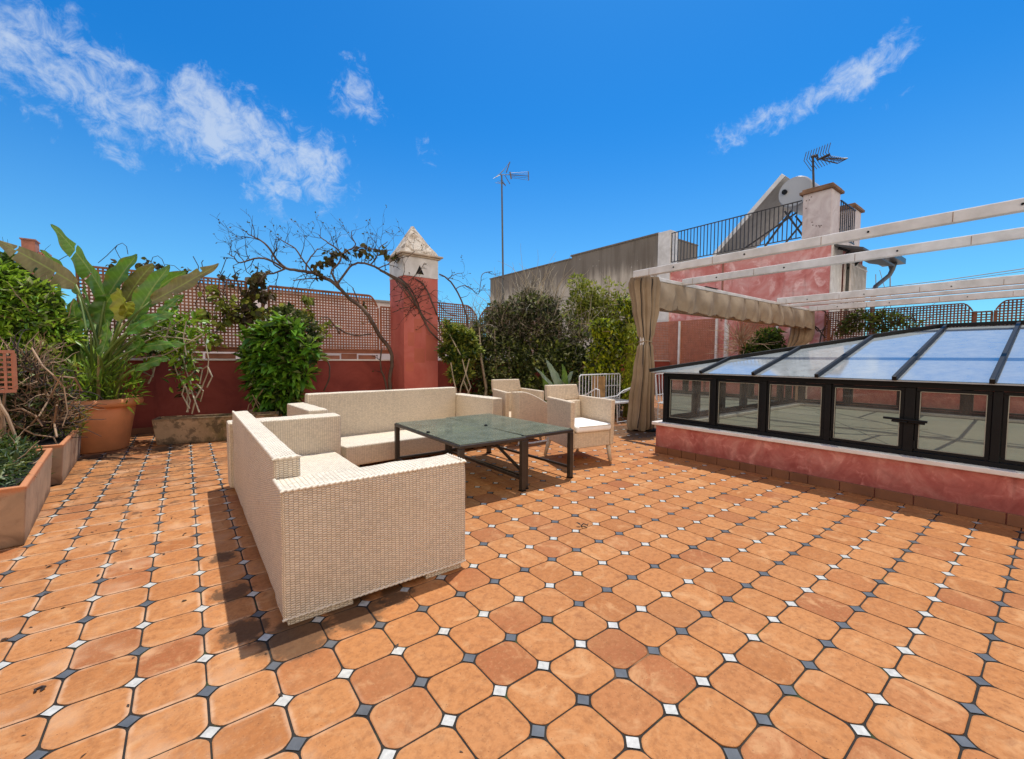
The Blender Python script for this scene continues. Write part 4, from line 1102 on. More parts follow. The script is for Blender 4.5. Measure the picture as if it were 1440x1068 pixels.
def yagi2():
    a = thing('tv_antenna', 'dark rooftop antenna with comb reflector standing on the corner chimney of the pink house', 'antenna', (17, 5.5, 6))
    q = lambda x, y: P(x, y, X=17); mt = simple('antenna_rods_dark', (.07,.06,.05), .5)
    m = MB(); m.tube([q(1144.5,272), q(1143,220)], .035, 6); m.tube([q(1141,221), q(1149,219)], .05, 6); m.tube([q(1149,219), q(1150,225), q(1167,217)], .04, 6); m.build('mast', M_BROWNMET, a)
    m = MB()
    for i in range(10):
        t = i/9; x = 1130.5+t*34; y = 227-t*13
        m.tube([q(x, y), q(x+3.5, y-13)], .012, 4)
        x2 = 1131+t*34; m.tube([q(x2, y), q(x2+(10 if i < 9 else 8), y+14)], .009, 4)
    m.build('reflector', mt, a)
    m = MB()
    for i in range(9):
        t = i/8; m.tube([q(1158+t*20, 223+t*4.5), q(1168+t*24, 219+t*4)], .012, 4)
    m.tube([q(1155,224), q(1192,223)], .02, 4); m.tube([q(1156,225), q(1178,230)], .02, 4); m.tube([q(1178,230), q(1192,223)], .014, 4)
    m.build('director', mt, a)
yagi2()
a = thing('tv_antenna', 'tiny distant antenna mast against the sky right of the drain pipe', 'antenna', (40, 8, 0))
q = lambda x, y: P(x, y, D=45)
m = MB(); m.tube([q(1252,420), q(1251.5,362)], .06, 4); m.tube([q(1246,373), q(1252,373)], .04, 4); m.tube([q(1247,364), q(1252,366)], .04, 4); m.tube([q(1232,420), q(1231.5,386)], .04, 4); m.tube([q(1237,380), q(1244,405)], .03, 4); m.build('mast', simple('far_metal', (.25,.27,.3), .6), a)
cb = thing('overhead_cable', 'thin twin overhead cables running from the pink house out of view to the right', 'cable', (20, 4, 4))
m = MB()
m.tube([P(1167,408,D=17), P(1240,405,D=16), P(1330,394,D=15), P(1440,378,D=14), P(1560,355,D=13)], .014, 4)
m.tube([P(1183,408,D=17), P(1240,408.5,D=16), P(1330,397,D=15), P(1440,381.5,D=14), P(1560,360,D=13)], .010, 4)
m.build('wire', simple('cable_grey', (.22,.22,.23), .6), cb)
bt = thing('brick_tower', 'distant stepped brick chimney tower at the far left above the leaves', 'tower', (-7.7, 40, 0))
m = MB(); m.box(-7.95,40,-9,-6.7,41.2,7.0); m.box(-7.95,40,7.001,-6.95,41.2,7.6); m.box(-7.9,40.05,7.601,-7.3,41.0,8.6); m.box(-7.2,40.05,7.601,-6.75,41.0,7.95); m.build('wall', simple('tower_brick', (.40,.16,.10), .9, .25, 3), bt)
m = MB(); m.box(-8.0,39.9,6.95,-6.6,41.3,7.1); m.box(-7.95,39.95,8.601,-7.25,41.05,8.68); m.build('coping', simple('tower_coping', (.34,.15,.10), .9), bt)
nb = thing('neighbour_house', 'pale low neighbouring house seen only through the holes of the lattice fence', 'house', (2, 15, 0))
m = MB(); m.box(-1.85, 14, -9, 6.5, 20, 3.25); m.box(6.501, 14.2, -9, 8.9, 20, 2.75); m.box(-9, 14.1, -9, -1.851, 20, 1.9); m.build('wall', simple('pale_lime_wall', (.84,.75,.71), .9, .15, .6), nb)
m = MB(); m.box(-1.9, 13.9, 3.251, 6.55, 20.1, 3.31); m.build('coping', M_COPPER, nb)
nb2 = thing('neighbour_house', 'pale distant house low on the horizon beyond the right lattice fence', 'house', (30, 0, 0))
m = MB(); m.box(24, -14, -9, 34, 3.6, 2.9); m.build('wall', simple('pale_far_wall', (.66,.60,.56), .9, .12, .6), nb2)
# ================================================================== VEGETATION
def rv(rr): 
    while True:
        v = Vector((rr.uniform(-1,1), rr.uniform(-1,1), rr.uniform(-1,1)))
        if .05 < v.length < 1: return v.normalized()
def blobs_px(lst, D, depth=1.0, rng=None):
    """lst of (px, py, radius px[, depth offset]) -> world ellipsoids"""
    out = []
    for b in lst:
        d = D + (b[3] if len(b) > 3 else 0); c = P(b[0], b[1], D=d); r = b[2]*d/F
        out.append((c, r, r*depth))
    return out
def foliage(mb, blobs, n, L, W, seed, upb=.3, fold=.25, droop=.15, seg=1, shell=.5, jit=.35, dirn=None, zmin=0.02):
    rr = random.Random(seed); wts = [b[1]**2*b[2] for b in blobs]; tot = sum(wts)
    ax = Vector((fw.x, fw.y, 0)).normalized()
    for c, r, rd in blobs:
        k = int(n*(r*r*rd)/tot)
        for _ in range(k):
            d = rv(rr); q = rr.random()**(1/3.0*(1-shell)+.02)
            off = d*q*r; dd = off.dot(ax); off += ax*dd*(rd/r-1)
            p = c+off
            if p.z < zmin: p.z = zmin+rr.random()*.1
            ld = (d*.7 + rv(rr)*(.5+jit) + Vector((0,0,upb)))
            if dirn: ld += Vector(dirn)
            nn = (d*.5+Vector((0,0,1))+rv(rr)*.6)
            s = rr.uniform(.65, 1.3)
            mb.leaf(p, ld, nn, L*s, W*s*rr.uniform(.8, 1.2), fold*rr.uniform(.4,1.4), droop, 0, seg)
def rough_up(blobs, k, seed, lo=.25, hi=.5):
    rr = random.Random(seed); out = list(blobs)
    for c, r, rd in blobs:
        for _ in range(k):
            d = rv(rr); d.z = abs(d.z)*.9 if rr.random() < .7 else d.z
            q = rr.uniform(lo, hi); out.append((c+d*r*rr.uniform(.85, 1.15), r*q, r*q))
    return out
def twigs(mb, blobs, n, L, rad, seed, upb=.4, out=1.0, nseg=5, wig=.35, zmin=.02):
    rr = random.Random(seed)
    for _ in range(n):
        c, r, rd = rr.choice(blobs); d = rv(rr); p = c + d*r*rr.random()**.5*.9
        v = (d*out + rv(rr)*.6 + Vector((0,0,upb))).normalized(); l = L*rr.uniform(.5, 1.4); pts = [p]
        for k in range(nseg):
            v = (v+rv(rr)*wig).normalized(); p = p+v*l/nseg; 
            if p.z < zmin: p = Vector((p.x, p.y, zmin))
            pts.append(p)
        mb.tube(pts, [rad*(1-.7*k/nseg) for k in range(nseg+1)], 4, False)

# ---------- paddle leaf plant in the round pot
pot = thing('terracotta_pot', 'big round terracotta pot with thick rolled rim at the left', 'plant pot', (-.98, 8.92, 0))
PC = (-1.10, 8.92, 0)
m = MB(); m.lathe(PC, [(0,.0),(.36,0),(.375,.02),(.44,.42),(.478,.63),(.470,.64),(.480,.65),(.535,.66),(.565,.69),(.572,.73),(.558,.77),(.53,.785),(.50,.77),(.485,.70)], 64)
m.build('body', M_TERRA, pot, smooth=True)
m = MB(); m.lathe(PC, [(.49,.70),(.3,.72),(0,.725)], 40); m.build('soil', M_SOIL, pot)
pp_ = thing('paddle_leaf_plant', 'tall plant with huge paddle shaped leaves growing in the round terracotta pot', 'plant', (-.98, 8.92, .72))
def paddle(b, m_, t, wpx, D, mat, parent, roll=0., tears=(), droop=0.0, cup=.18, stem=True, dz=0.0, wav=.0):
    """blade from b through m_ to t (photo positions), half width wpx"""
    rr = random.Random(int(b[0]*7+t[0]*3)); 
    B, T = P(*b, D=D), P(*t, D=D+dz); Mi = P(*m_, D=D+dz/2)
    Wd = wpx*1.12*D/F; n = 64; k = 5; mb = MB()
    fwd = Vector((fw.x, fw.y, 0)).normalized()
    for i in range(n+1):
        s = i/n; p = B*(1-s)**2 + Mi*2*s*(1-s) + T*s*s
        dv = ((Mi-B)*(1-s)+(T-Mi)*s).normalized()
        w_ = Wd*(math.sin(PI*min(1, (s*.93+.05))**.75))**.72 if s < .999 else .002
        w_ = max(w_, .002)
        side = dv.cross(fwd).normalized(); nrm = side.cross(dv).normalized()
        side2 = side*math.cos(roll)+nrm*math.sin(roll); nrm2 = -side*math.sin(roll)+nrm*math.cos(roll)
        for j in range(-k, k+1):
            u = j/k; wv = .02*math.sin(s*19+u*3)*abs(u)+wav*math.sin(s*31)*abs(u)
            mb.v.append(p + side2*u*w_ + nrm2*(-cup*w_*(1-abs(u)**1.2)*-1 + wv) - Vector((0,0,1))*droop*abs(u)*w_)
    row = 2*k+1
    for i in range(n):
        for j in range(row-1):
            s = (i+.5)/n
            cut = False
            for (ts, sd, dep) in tears:
                if abs(s-ts) < .0085 and ((sd > 0 and j >= k+int((1-dep)*k)) or (sd < 0 and j < k-int((1-dep)*k)) or sd == 0): cut = True
            if cut: continue
            a = i*row+j; L_ = (T-B).length
            uv = lambda ii, jj: ((jj-k)/k*.5, ii/n*L_*2.2)
            mb.face([a, a+1, a+row+1, a+row], [uv(i,j), uv(i,j+1), uv(i+1,j+1), uv(i+1,j)])
    o = mb.build('leaf', mat, parent, smooth=True)
    # rib and stalk
    if stem:
        rr2 = rr; st_ = Vector((PC[0]+rr2.uniform(-.22,.22), PC[1]+rr2.uniform(-.22,.22), .70))
        ctrl = st_*.45+B*.55+Vector(((st_.x-B.x)*.35, 0, .08)); pts = []
        for i in range(9):
            s = i/8; pts.append(st_*(1-s)**2+ctrl*2*s*(1-s)+B*s*s)
        sm = MB(); sm.tube(pts, [.030-.014*i/8 for i in range(9)], 6); sm.build('stalk', M_STALK, parent, smooth=True)
    return o
M_STALK = simple('leaf_stalk', (.14,.20,.035), .5, .3, 4)
M_STALK2 = simple('old_leaf_stalk', (.30,.22,.10), .7, .3, 4)
T_ = paddle
T_((148,424),(112,362),(71,316), 15, 6.5, L_PADDLE, pp_, .35, ((.34,1,1),(.62,0,1)) , cup=.25)
T_((106,400),(62,372),(-6,338), 14, 6.3, L_PADOLD, pp_, -.25, ((.30,1,.8),(.78,1,1),(.80,-1,.9),(.5,1,.5)), droop=.25, cup=.1)
T_((110,412),(88,378),(56,352), 11, 6.8, L_PADDLE, pp_, .5)
T_((148,418),(160,385),(193,358), 15, 6.9, L_PADDLE, pp_, .2, cup=.3)
T_((176,424),(192,392),(216,371), 11, 7.0, L_PADOLD, pp_, -.3, ((.4,-1,.7),))
T_((186,452),(200,410),(239,373), 14, 6.6, L_PADDLE, pp_, .1, cup=.3)
T_((205,430),(222,395),(262,384), 12, 7.0, L_PADDLE, pp_, -.4)
T_((212,424),(258,398),(308,371), 11, 6.5, L_PADOLD, pp_, .2, ((.75,1,.6),(.3,-1,.5),(.22,-1,.4)))
T_((148,456),(138,430),(158,416), 14, 6.5, L_PADDLE, pp_, -.3)
T_((171,450),(163,425),(165,405), 14, 6.2, L_YELL, pp_, .3, cup=.5)
T_((173,446),(180,430),(188,426), 7, 6.25, L_YELL, pp_, -.6, cup=.5, stem=False)
T_((98,462),(82,430),(82,399), 6, 6.1, L_PADDLE, pp_, .3)
T_((112,474),(100,440),(104,420), 8, 6.1, L_PADDLE, pp_, -.3)
T_((178,468),(205,440),(246,441), 11, 6.3, L_PADDLE, pp_, .5, droop=.3)
T_((222,442),(240,425),(259,414), 6, 6.4, L_PADDLE, pp_, .2)
T_((236,448),(248,432),(256,420), 5, 6.6, L_PADDLE, pp_, .7)
T_((121,502),(95,490),(96,472), 13, 6.2, L_PADDLE, pp_, -.4, droop=.4)
T_((192,490),(225,480),(262,484), 8, 6.3, L_PADDLE, pp_, .6, droop=.3)
T_((180,500),(205,478),(190,474), 9, 6.3, L_PADDLE, pp_, .3)
T_((76,425),(52,410),(36,388), 9, 6.9, L_PADDLE, pp_, .5)
T_((134,452),(118,420),(118,400), 12, 7.1, L_PADDLE, pp_, .9)
T_((150,472),(122,440),(112,425), 10, 7.0, L_PADDLE, pp_, -.8)
T_((124,520),(112,480),(128,455), 10, 6.6, L_PADDLE, pp_, .9)
T_((165,505),(172,470),(190,452), 9, 6.7, L_PADDLE, pp_, .9)
T_((140,500),(152,470),(150,450), 8, 6.0, L_PADDLE, pp_, .2)
T_((190,520),(225,500),(238,505), 7, 6.2, L_PADDLE, pp_, .5, droop=.3)
rr = random.Random(21)
for k in range(34):
    a = rr.uniform(0, 6.28); r_ = rr.uniform(0, .34); b = Vector((PC[0]+r_*math.cos(a), PC[1]+r_*math.sin(a), .70))
    h_ = rr.uniform(.5, 1.25); ln = Vector((math.cos(a), math.sin(a), 0))*rr.uniform(.1, .55)
    m = MB(); m.tube([b, b+ln*.2+Vector((0,0,h_*.4)), b+ln*.6+Vector((0,0,h_*.8)), b+ln*1.1+Vector((0,0,h_))], [.026,.022,.016,.008], 6)
    m.build('stalk', rr.choice([M_STALK, M_STALK, M_STALK2]), pp_, smooth=True)
m = MB(); foliage(m, [(Vector((PC[0]+.15, PC[1]-.15, .95)), .42, .42), (Vector((PC[0]-.1, PC[1]-.1, 1.1)), .4, .4), (Vector((PC[0]+.3, PC[1]-.1, .85)), .28, .28)], 750, .17, .022, 4, .9, .2, .3, 2)
m.build('ground_shoots', L_BRIGHT, pp_)

# ---------- left bush
bl = blobs_px([(10,430,42),(45,420,26),(48,450,34),(20,480,34),(75,462,24),(60,490,22),(90,480,14),(0,395,26),(-30,440,50),(-10,500,40),(104,476,9)], 6.0, 1.0)
b_ = thing('green_bush', 'dense bright green bush with small narrow leaves at the far left edge', 'bush', (-2.2, 7.2, 0))
bl = rough_up([(c, r*.88, rd*.88) for c, r, rd in bl], 5, 12)
m = MB(); foliage(m, bl, 8600, .125, .036, 8, .1, .3, .3, 2, .65, .2, dirn=(.5,-.25,-.05)); m.build('foliage', L_BRIGHT, b_)
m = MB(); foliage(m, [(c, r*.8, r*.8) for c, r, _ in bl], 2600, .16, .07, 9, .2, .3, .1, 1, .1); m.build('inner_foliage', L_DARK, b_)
m = MB(); twigs(m, bl, 30, .4, .008, 4, 1.0); 
for k in range(5): m.tube([(-2.1+.1*k, 7.3, .2), (-2.15+.13*k, 7.25, .8), (-2.2+.16*k, 7.2, 1.4)], [.02,.015,.008], 5)
m.build('stem', M_TWIG, b_)
bl = blobs_px([(15,372,16),(30,380,14),(45,388,12),(5,378,14),(-10,375,20)], 6.9)
iv = thing('ivy', 'loose dark ivy sprays above the bright green bush at the far left', 'climber', (-2.5, 8, 0))
m = MB(); foliage(m, bl, 340, .14, .11, 18, .1, .2, .2, 1, .3); m.build('foliage', L_MID, iv); m = MB(); twigs(m, bl, 26, .5, .006, 44); m.build('stem', M_BARKD, iv)

# ---------- rectangular planters
def planter(label, x, y, rz, w, L, h, mat, group='terracotta trough planters'):
    """front right corner at (x, y); runs back along local y"""
    t = loc_thing('planter_box', label, 'planter', (x, y, 0), rz, group)
    b = MB(); wl_ = .045; tp = .05
    def ring(m, z0, z1, o0, o1, th):
        # tapered walls: outer offset shrinks at the base
        for (xa, ya, xb, yb) in ((-w, 0, 0, th), (-w, L-th, 0, L), (-w, th, -w+th, L-th), (-th, th, 0, L-th)):
            m.box(xa, ya, z0, xb, yb, z1)
    n0 = len(b.v)
    pts0 = [(-w+tp,tp*.6),( -tp*.6,tp*.6),(-tp*.6,L-tp),(-w+tp,L-tp)]; pts1 = [(-w,0),(0,0),(0,L),(-w,L)]; pts2 = [(-w+wl_,wl_),(-wl_,wl_),(-wl_,L-wl_),(-w+wl_,L-wl_)]
    for (pp, z) in ((pts0, .0), (pts1, h), (pts2, h), (pts2, h-.14)):
        for p in pp: b.v.append(Vector((p[0], p[1], z)))
    for r_ in range(3):
        for k in range(4): k2 = (k+1) % 4; b.face([n0+r_*4+k, n0+r_*4+k2, n0+(r_+1)*4+k2, n0+(r_+1)*4+k])
    b.face([n0+3,n0+2,n0+1,n0])
    sub(b, 'box', mat, t, bevel=.012, seg=3)
    s = MB(); s.poly([(-w+.04,.04,h-.06),(-.04,.04,h-.07),(-.04,L-.04,h-.06),(-w+.04,L-.04,h-.05)]); sub(s, 'soil', M_SOIL, t)
    return t
planter('nearest long terracotta trough planter at the left edge of the terrace', -.955, 4.675, math.radians(5.3), .62, 1.78, .455, M_TERRA2)
planter('second terracotta trough planter full of dry stems, just before the big round pot', -1.075, 6.665, math.radians(3), .60, 1.74, .45, M_TERRA2)
planter('mossy stained trough planter against the red wall behind the near sofa', -.437+1.75*math.cos(math.radians(-9.7)), 8.704-1.75*math.sin(math.radians(9.7)), math.radians(-9.7), 1.75, .42, .42, M_TERRA3)

# dry tangle in the second planter
tg = thing('dry_shrub', 'tangle of dry brown bare stems with few leaves in the second trough planter', 'dry shrub', (-1.35, 7.5, .4))
bl = blobs_px([(30,560,34),(62,580,24),(15,590,30),(48,530,24),(72,560,20),(78,596,10),(10,540,30),(70,600,20),(30,510,18),(55,600,24),(5,600,24)], 5.15, .8)
m = MB(); twigs(m, bl, 480, .36, .0075, 31, .8, .3, 7, .5, .42); 
# a few long readable shoots
for pts in (((2,610),(25,600),(50,612),(75,615),(88,640)),((45,490),(60,515),(75,528),(90,545),(95,580),(88,600)),((80,615),(76,595),(80,570)),((0,580),(30,575),(50,585),(60,600)),((90,530),(105,532),(115,550)),((5,630),(15,600),(5,560)),((20,640),(32,610),(55,585),(70,560),(85,530))):
    m.tube([P(x, y, D=4.95+.1*math.sin(x)) for x, y in pts], [.010,.010,.009,.008,.006,.005][:len(pts)], 6)
m.build('stem', M_TWIG, tg)
m = MB(); twigs(m, bl, 260, .4, .009, 33, .2, .3, 6, .6, .42); m.build('shaded_stem', M_BARKD, tg)
m = MB(); foliage(m, bl, 420, .07, .028, 34, .3, .2, .2, 1, .3); foliage(m, blobs_px([(60,497,14),(50,520,12),(95,520,10),(15,545,8)], 5.4), 160, .09, .03, 35, .5); m.build('foliage', L_OLIVE, tg)
m = MB(); foliage(m, blobs_px([(104,600,12),(110,585,10),(95,608,10)], 5.5), 260, .09, .010, 36, .9, .2); m.build('grass_tuft', L_OLIVE, tg)
m = MB(); foliage(m, [(c, r*.8, r) for c, r, _ in bl], 1500, .09, .05, 37, .2, .2, .2, 1, .1); m.build('inner_foliage', L_DARK, tg)
s_ = thing('succulent_plant', 'low green trailing plant with thick brown stems in the nearest trough planter', 'plant', (-1.3, 5.4, .42))
for q_ in range(2):
    pass
bl = [(Vector((-1.28-.02*k+.1*(k%2), 4.88+.18*k, .45)), .14, .14) for k in range(8)]+[(Vector((-1.45, 4.9+.3*k, .47)), .2, .2) for k in range(5)]+blobs_px([(30,660,20),(10,655,22),(45,645,16),(50,668,10),(-5,670,22),(20,672,14)], 4.35, 1.2)
m = MB(); foliage(m, bl, 2600, .085, .014, 41, .5, .25, .3, 2); m.build('foliage', L_MID, s_)
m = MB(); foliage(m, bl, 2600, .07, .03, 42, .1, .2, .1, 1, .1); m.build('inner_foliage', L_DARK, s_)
m = MB()
for pts in (((-6,560),(10,585),(20,610),(32,640),(38,665)),((-4,615),(12,625),(22,648)),((-8,540),(0,570),(6,600),(5,640)),((45,640),(35,650),(42,665))):
    m.tube([P(x, y, D=4.25) for x, y in pts], [.016,.015,.014,.012,.010][:len(pts)], 6)
twigs(m, bl, 40, .2, .006, 43, .5)
m.build('stem', M_TWIG, s_)
# low terracotta lattice panel behind the planters
lp = thing('garden_screen', 'small terracotta lattice screen behind the dry tangled stems at the left edge', 'screen', (-1.6, 7.3, 0))
lattice(lp, (-2.5, 6.96), (.985, .17, 0), 1.0, 1.04, 1.44, M_LATT2, .055, .022)

# ---------- vine on the mossy trough
vn = thing('twining_vine', 'twisted pale vine stems with loose green leaves rising from the mossy trough planter', 'climber', (.0, 8.8, .4))
m = MB()
rr = random.Random(77)
for pts in (((262,580),(268,565),(262,545),(250,528),(245,510),(240,490),(248,470),(262,455)),((270,582),(276,560),(285,545),(292,525),(294,505),(290,485),(280,465)),((265,580),(262,560),(268,540),(262,520),(258,500),(262,480),(270,462)),
            ((280,580),(272,560),(268,548),(276,540),(286,550),(282,565)),((266,575),(255,555),(262,535),(275,520),(270,500),(275,480)),((292,545),(298,530),(292,515),(284,520),(280,540)),((212,510),(216,525),(208,540)),((200,522),(214,530),(220,505))):
    m.tube([P(x+rr.uniform(-1,1), y, D=6.95+rr.uniform(-.05,.05)) for x, y in pts], [.012]*3+[.009]*(len(pts)-3), 5)
for pts in (((190,475),(215,468),(240,462),(258,448)),((185,490),(220,473),(250,475),(275,480)),((195,505),(230,500),(260,485),(285,470)),((205,455),(235,462),(262,470)),((240,452),(235,470),(225,495)),((262,452),(258,475),(262,500)),((175,470),(200,460),(230,475),(250,495))):
    m.tube([P(x, y, D=6.6) for x, y in pts], .009, 5)
m.build('stem', M_TWIGP, vn)
m = MB(); foliage(m, blobs_px([(250,470,20),(270,458,16),(235,480,18),(222,455,12),(258,500,16),(285,475,12),(240,450,12),(262,530,12),(245,540,7),(205,470,14),(212,495,14)], 6.9), 520, .13, .055, 51, .2, .25, .25, 2); m.build('foliage', L_BRIGHT, vn)
m = MB(); foliage(m, blobs_px([(262,520,16),(268,550,12),(250,500,16),(225,485,22),(205,480,18)], 7.3), 500, .10, .06, 52, .2, .2, .1, 1, .2); m.build('inner_foliage', L_DARK, vn)

# ---------- bright laurel in a small pot
sp_ = thing('terracotta_pot', 'small square terracotta pot half hidden behind the near sofa, holding the glossy bright shrub', 'plant pot', (1.25, 9.3, 0))
m = MB(); b = len(m.v)
for (z, e) in ((0,.05),(.40,0),(.40,.04),(.30,.05)):
    for (sx, sy) in ((-1,-1),(1,-1),(1,1),(-1,1)): m.v.append(Vector((1.25+sx*(.29-e), 9.3+sy*(.27-e), z)))
for r_ in range(3):
    for k in range(4): k2 = (k+1) % 4; m.face([b+r_*4+k, b+r_*4+k2, b+(r_+1)*4+k2, b+(r_+1)*4+k])
m.face([b+12,b+13,b+14,b+15]); m.build('body', M_TERRA2, sp_, bevel=.01)
ls = thing('glossy_shrub', 'glossy bright green leafy shrub in the small pot before the red wall', 'shrub', (1.25, 9.3, .35))
bl = blobs_px([(378,482,24),(400,470,22),(365,505,20),(388,515,30),(410,510,22),(372,535,24),(395,545,26),(418,530,18),(380,560,20),(402,562,18),(352,480,10),(430,490,14),(440,505,10)], 8.1, .9)
bl = rough_up([(c, r*.8, rd*.8) for c, r, rd in bl], 3, 11)
m = MB(); foliage(m, bl, 2300, .24, .08, 61, .25, .3, .3, 2, .75, .3, dirn=(-.1,-.35,.0)); m.build('foliage', L_LAUREL, ls)
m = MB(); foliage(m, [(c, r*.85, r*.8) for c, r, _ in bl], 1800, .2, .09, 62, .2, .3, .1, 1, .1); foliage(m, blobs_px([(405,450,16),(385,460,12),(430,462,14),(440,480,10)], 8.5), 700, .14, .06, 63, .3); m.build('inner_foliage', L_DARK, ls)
m = MB()
for k in range(6): m.tube([(1.2+.04*k, 9.3, .32), (1.15+.06*k, 9.25, .8), (1.1+.09*k, 9.2, 1.5)], [.02,.016,.01], 5)
for pts in (((345,588),(350,570),(358,560),(366,570)),((352,585),(362,560),(370,548)),((348,560),(355,555),(364,575))): m.tube([P(x, y, D=7.7) for x, y in pts], .008, 4)
m.build('stem', M_TWIG, ls)

# ---------- bare climbing tree in front of the fence, left of the chimney
bt_ = thing('bare_climber_tree', 'bare leafless climbing tree with long dark branches spreading over the lattice and chimney', 'tree', (3.95, 9.85, 0))
DB = 10.0; Yb = 9.95
paths = [
 [((549,552),9),((548,535),8),((551,515),8),((551,500),8),((545,487),8.5),((535,474),8.5),((526,458),8.5),((518,444),8),((506,431),7.5),((492,421),7.5),((480,408),7),((468,397),7),((455,390),6.5),((440,384),6),((420,381),5.5),((402,377),5),((388,365),4),((377,347),3.5),((362,336),2.5),((350,330),2),((341,322),1.2)],
 [((545,552),5),((540,530),4),((535,515),3.5),((537,490),3)],
 [((478,405),5),((468,388),4.5),((467,380),4),((476,371),4),((480,358),3.5),((473,350),3),((462,342),2.5),((452,335),2),((448,330),1.5)],
 [((474,400),4.5),((485,385),4.5),((495,373),4.5),((508,370),4.5),((522,373),4.5),((535,380),5),((552,389),5),((565,396),5),((573,405),4)],
 [((480,358),3),((492,351),3),((508,348),2.5),((522,350),2.5),((538,353),2),((552,352),1.5)],
 [((495,350),2.5),((500,343),2.5),((494,333),2),((495,325),1.5)],
 [((402,377),4),((390,383),3.5),((372,388),3),((365,398),2)],
 [((400,378),4),((378,366),3.5),((358,364),3),((338,370),2.5),((329,362),2),((320,357),1.5)],
 [((430,382),3.5),((432,370),3),((440,358),2.5),((447,350),2)],
 [((440,384),3),((428,368),3),((415,350),2.5),((400,341),2),((388,333),1.5)],
 [((395,378),3),((385,372),2.5),((382,360),2),((390,350),1.5)],
 [((520,373),3),((530,362),2.5),((533,350),2),((545,340),1.5)],
 [((506,431),3),((498,410),2.5),((496,405),2)],
 [((465,396),3),((450,392),3),((430,392),2.5),((412,395),2)],
 [((530,378),3),((545,372),2.5),((556,365),2),((575,360),1.5),((585,352),1)],
 [((535,381),3),((556,394),3),((574,408),3.5),((583,424),4),((590,438),4),((598,455),4),((608,470),4),((625,485),3.5)],
 [((560,390),3),((574,402),3),((585,420),3),((592,440),3),((600,450),3),((612,462),2.5),((625,478),2)],
 [((550,388),2.5),((568,404),3),((578,418),2.5),((586,432),2)],
 [((555,392),2.5),((563,404),2.5),((572,414),2.5),((584,430),2)],
 [((583,392),2.5),((595,400),3),((603,414),3.5),((610,432),4),((616,448),4),((621,462),4),((624,480),3.5)],
 [((575,395),2),((590,382),1.5),((597,370),1.2)],
 [((555,425),2),((575,418),2),((600,415),1.5),((612,408),1.5)],
 [((552,440),1.8),((575,432),1.8),((600,440),1.8),((618,448),1.5)],
 [((478,470),3),((470,458),3),((462,448),2.5),((452,446),2)],
 [((470,458),3),((485,468),3.5),((505,472),3.5),((522,470),3.5)],
 [((455,550),3.5),((463,530),3),((462,510),3),((452,495),2.5),((445,480),2)],
 [((618,386),3),((630,393),3.5),((641,407),4),((650,425),4),((656,445),4),((658,470),4)],
 [((641,407),2.5),((650,402),2),((662,405),2),((672,414),2),((676,400),1.8),((678,386),1.8),((692,382),1.5)],
 [((630,393),2),((640,386),1.5),((652,384),1.2)],
 [((615,425),2.5),((628,440),2),((645,445),2)],
]
m = MB(); rr = random.Random(5)
main = []
for pth in paths:
    base = [P(x, y, Y=Yb-.28-.25*(1 if 560 < x < 616 else 0)+.08*math.sin(x*.13)) for (x, y), w_ in pth]
    rad = [w_*.0052 for _, w_ in pth]
    # refine with a little wobble
    pts = []; rd = []
    for i in range(len(base)-1):
        for k in range(3):
            t = k/3; p0 = base[max(0,i-1)]; p1 = base[i]; p2 = base[i+1]; p3 = base[min(len(base)-1,i+2)]
            q = .5*((2*p1)+(p2-p0)*t+(2*p0-5*p1+4*p2-p3)*t*t+(3*p1-p0-3*p2+p3)*t**3)
            pts.append(q+rv(rr)*.008); rd.append(rad[i]*(1-t)+rad[i+1]*t)
    pts.append(base[-1]); rd.append(rad[-1]); m.tube(pts, rd, 6); main.append((pts, rd))
m.build('trunk', M_BARK, bt_, smooth=True)
m = MB(); ends = []
def shoot(p, v, L, r, depth):
    pts = [p]; n = max(3, int(L/.06)); rds = [r]
    for k in range(n):
        v = (v+rv(rr)*.28+Vector((0,0,.05))).normalized(); v.y *= .6; p = p+v*L/n; pts.append(p); rds.append(max(.0022, r*(1-.75*(k+1)/n)))
        if depth and rr.random() < .42: shoot(p, (v+rv(rr)*1.0).normalized(), L*rr.uniform(.3, .6), rds[-1]*.8, depth-1)
        if rr.random() < .12: ends.append(p)
    m.tube(pts, rds, 4, False); ends.append(p)
for pi_, (pts, rd) in enumerate(main):
    up_only = pi_ in (1, 24, 25, 22, 21, 20)
    for i in range(3, len(pts)):
        high = pts[i].z > 2.6
        if rr.random() < (.50 if high else .12):
            tdir = (pts[i]-pts[i-1]).normalized(); s = rr.choice((-1, 1))
            v = tdir*.5 + Vector((-tdir.z, 0, tdir.x))*s + Vector((0,0,.35))
            shoot(pts[i], v.normalized(), rr.uniform(.15, .62) if high else rr.uniform(.1, .3), min(rd[i]*.6, .009), 2)
m.build('crown', M_BARKD, bt_)
m = MB()
for e_ in ends:
    if rr.random() < .30: m.leaf(e_, rv(rr), rv(rr), .045, .03)
def scat(lst, n, L, W, seed, Yp=Yb-.2):
    r2 = random.Random(seed)
    for _ in range(n):
        x, y, r_ = r2.choice(lst); p = P(x+r2.gauss(0, r_*.5), y+r2.gauss(0, r_*.4), Y=Yp+r2.uniform(-.15,.15)); s = r2.uniform(.6, 1.3)
        m.leaf(p, Vector((r2.uniform(-1,1), r2.uniform(-.5,.5), r2.uniform(-1.2,.1))), rv(r2), L*s, W*s, .2, .1, 0, 2)
scat([(455,367,10),(448,372,8),(462,362,8),(485,356,8),(500,353,8),(515,354,10),(540,352,10),(553,360,8),(575,402,5),(450,385,6),(470,355,6)], 150, .13, .10, 3)
scat([(325,400,3),(510,425,5)], 10, .1, .07, 4)
m.build('foliage', L_IVY, bt_)
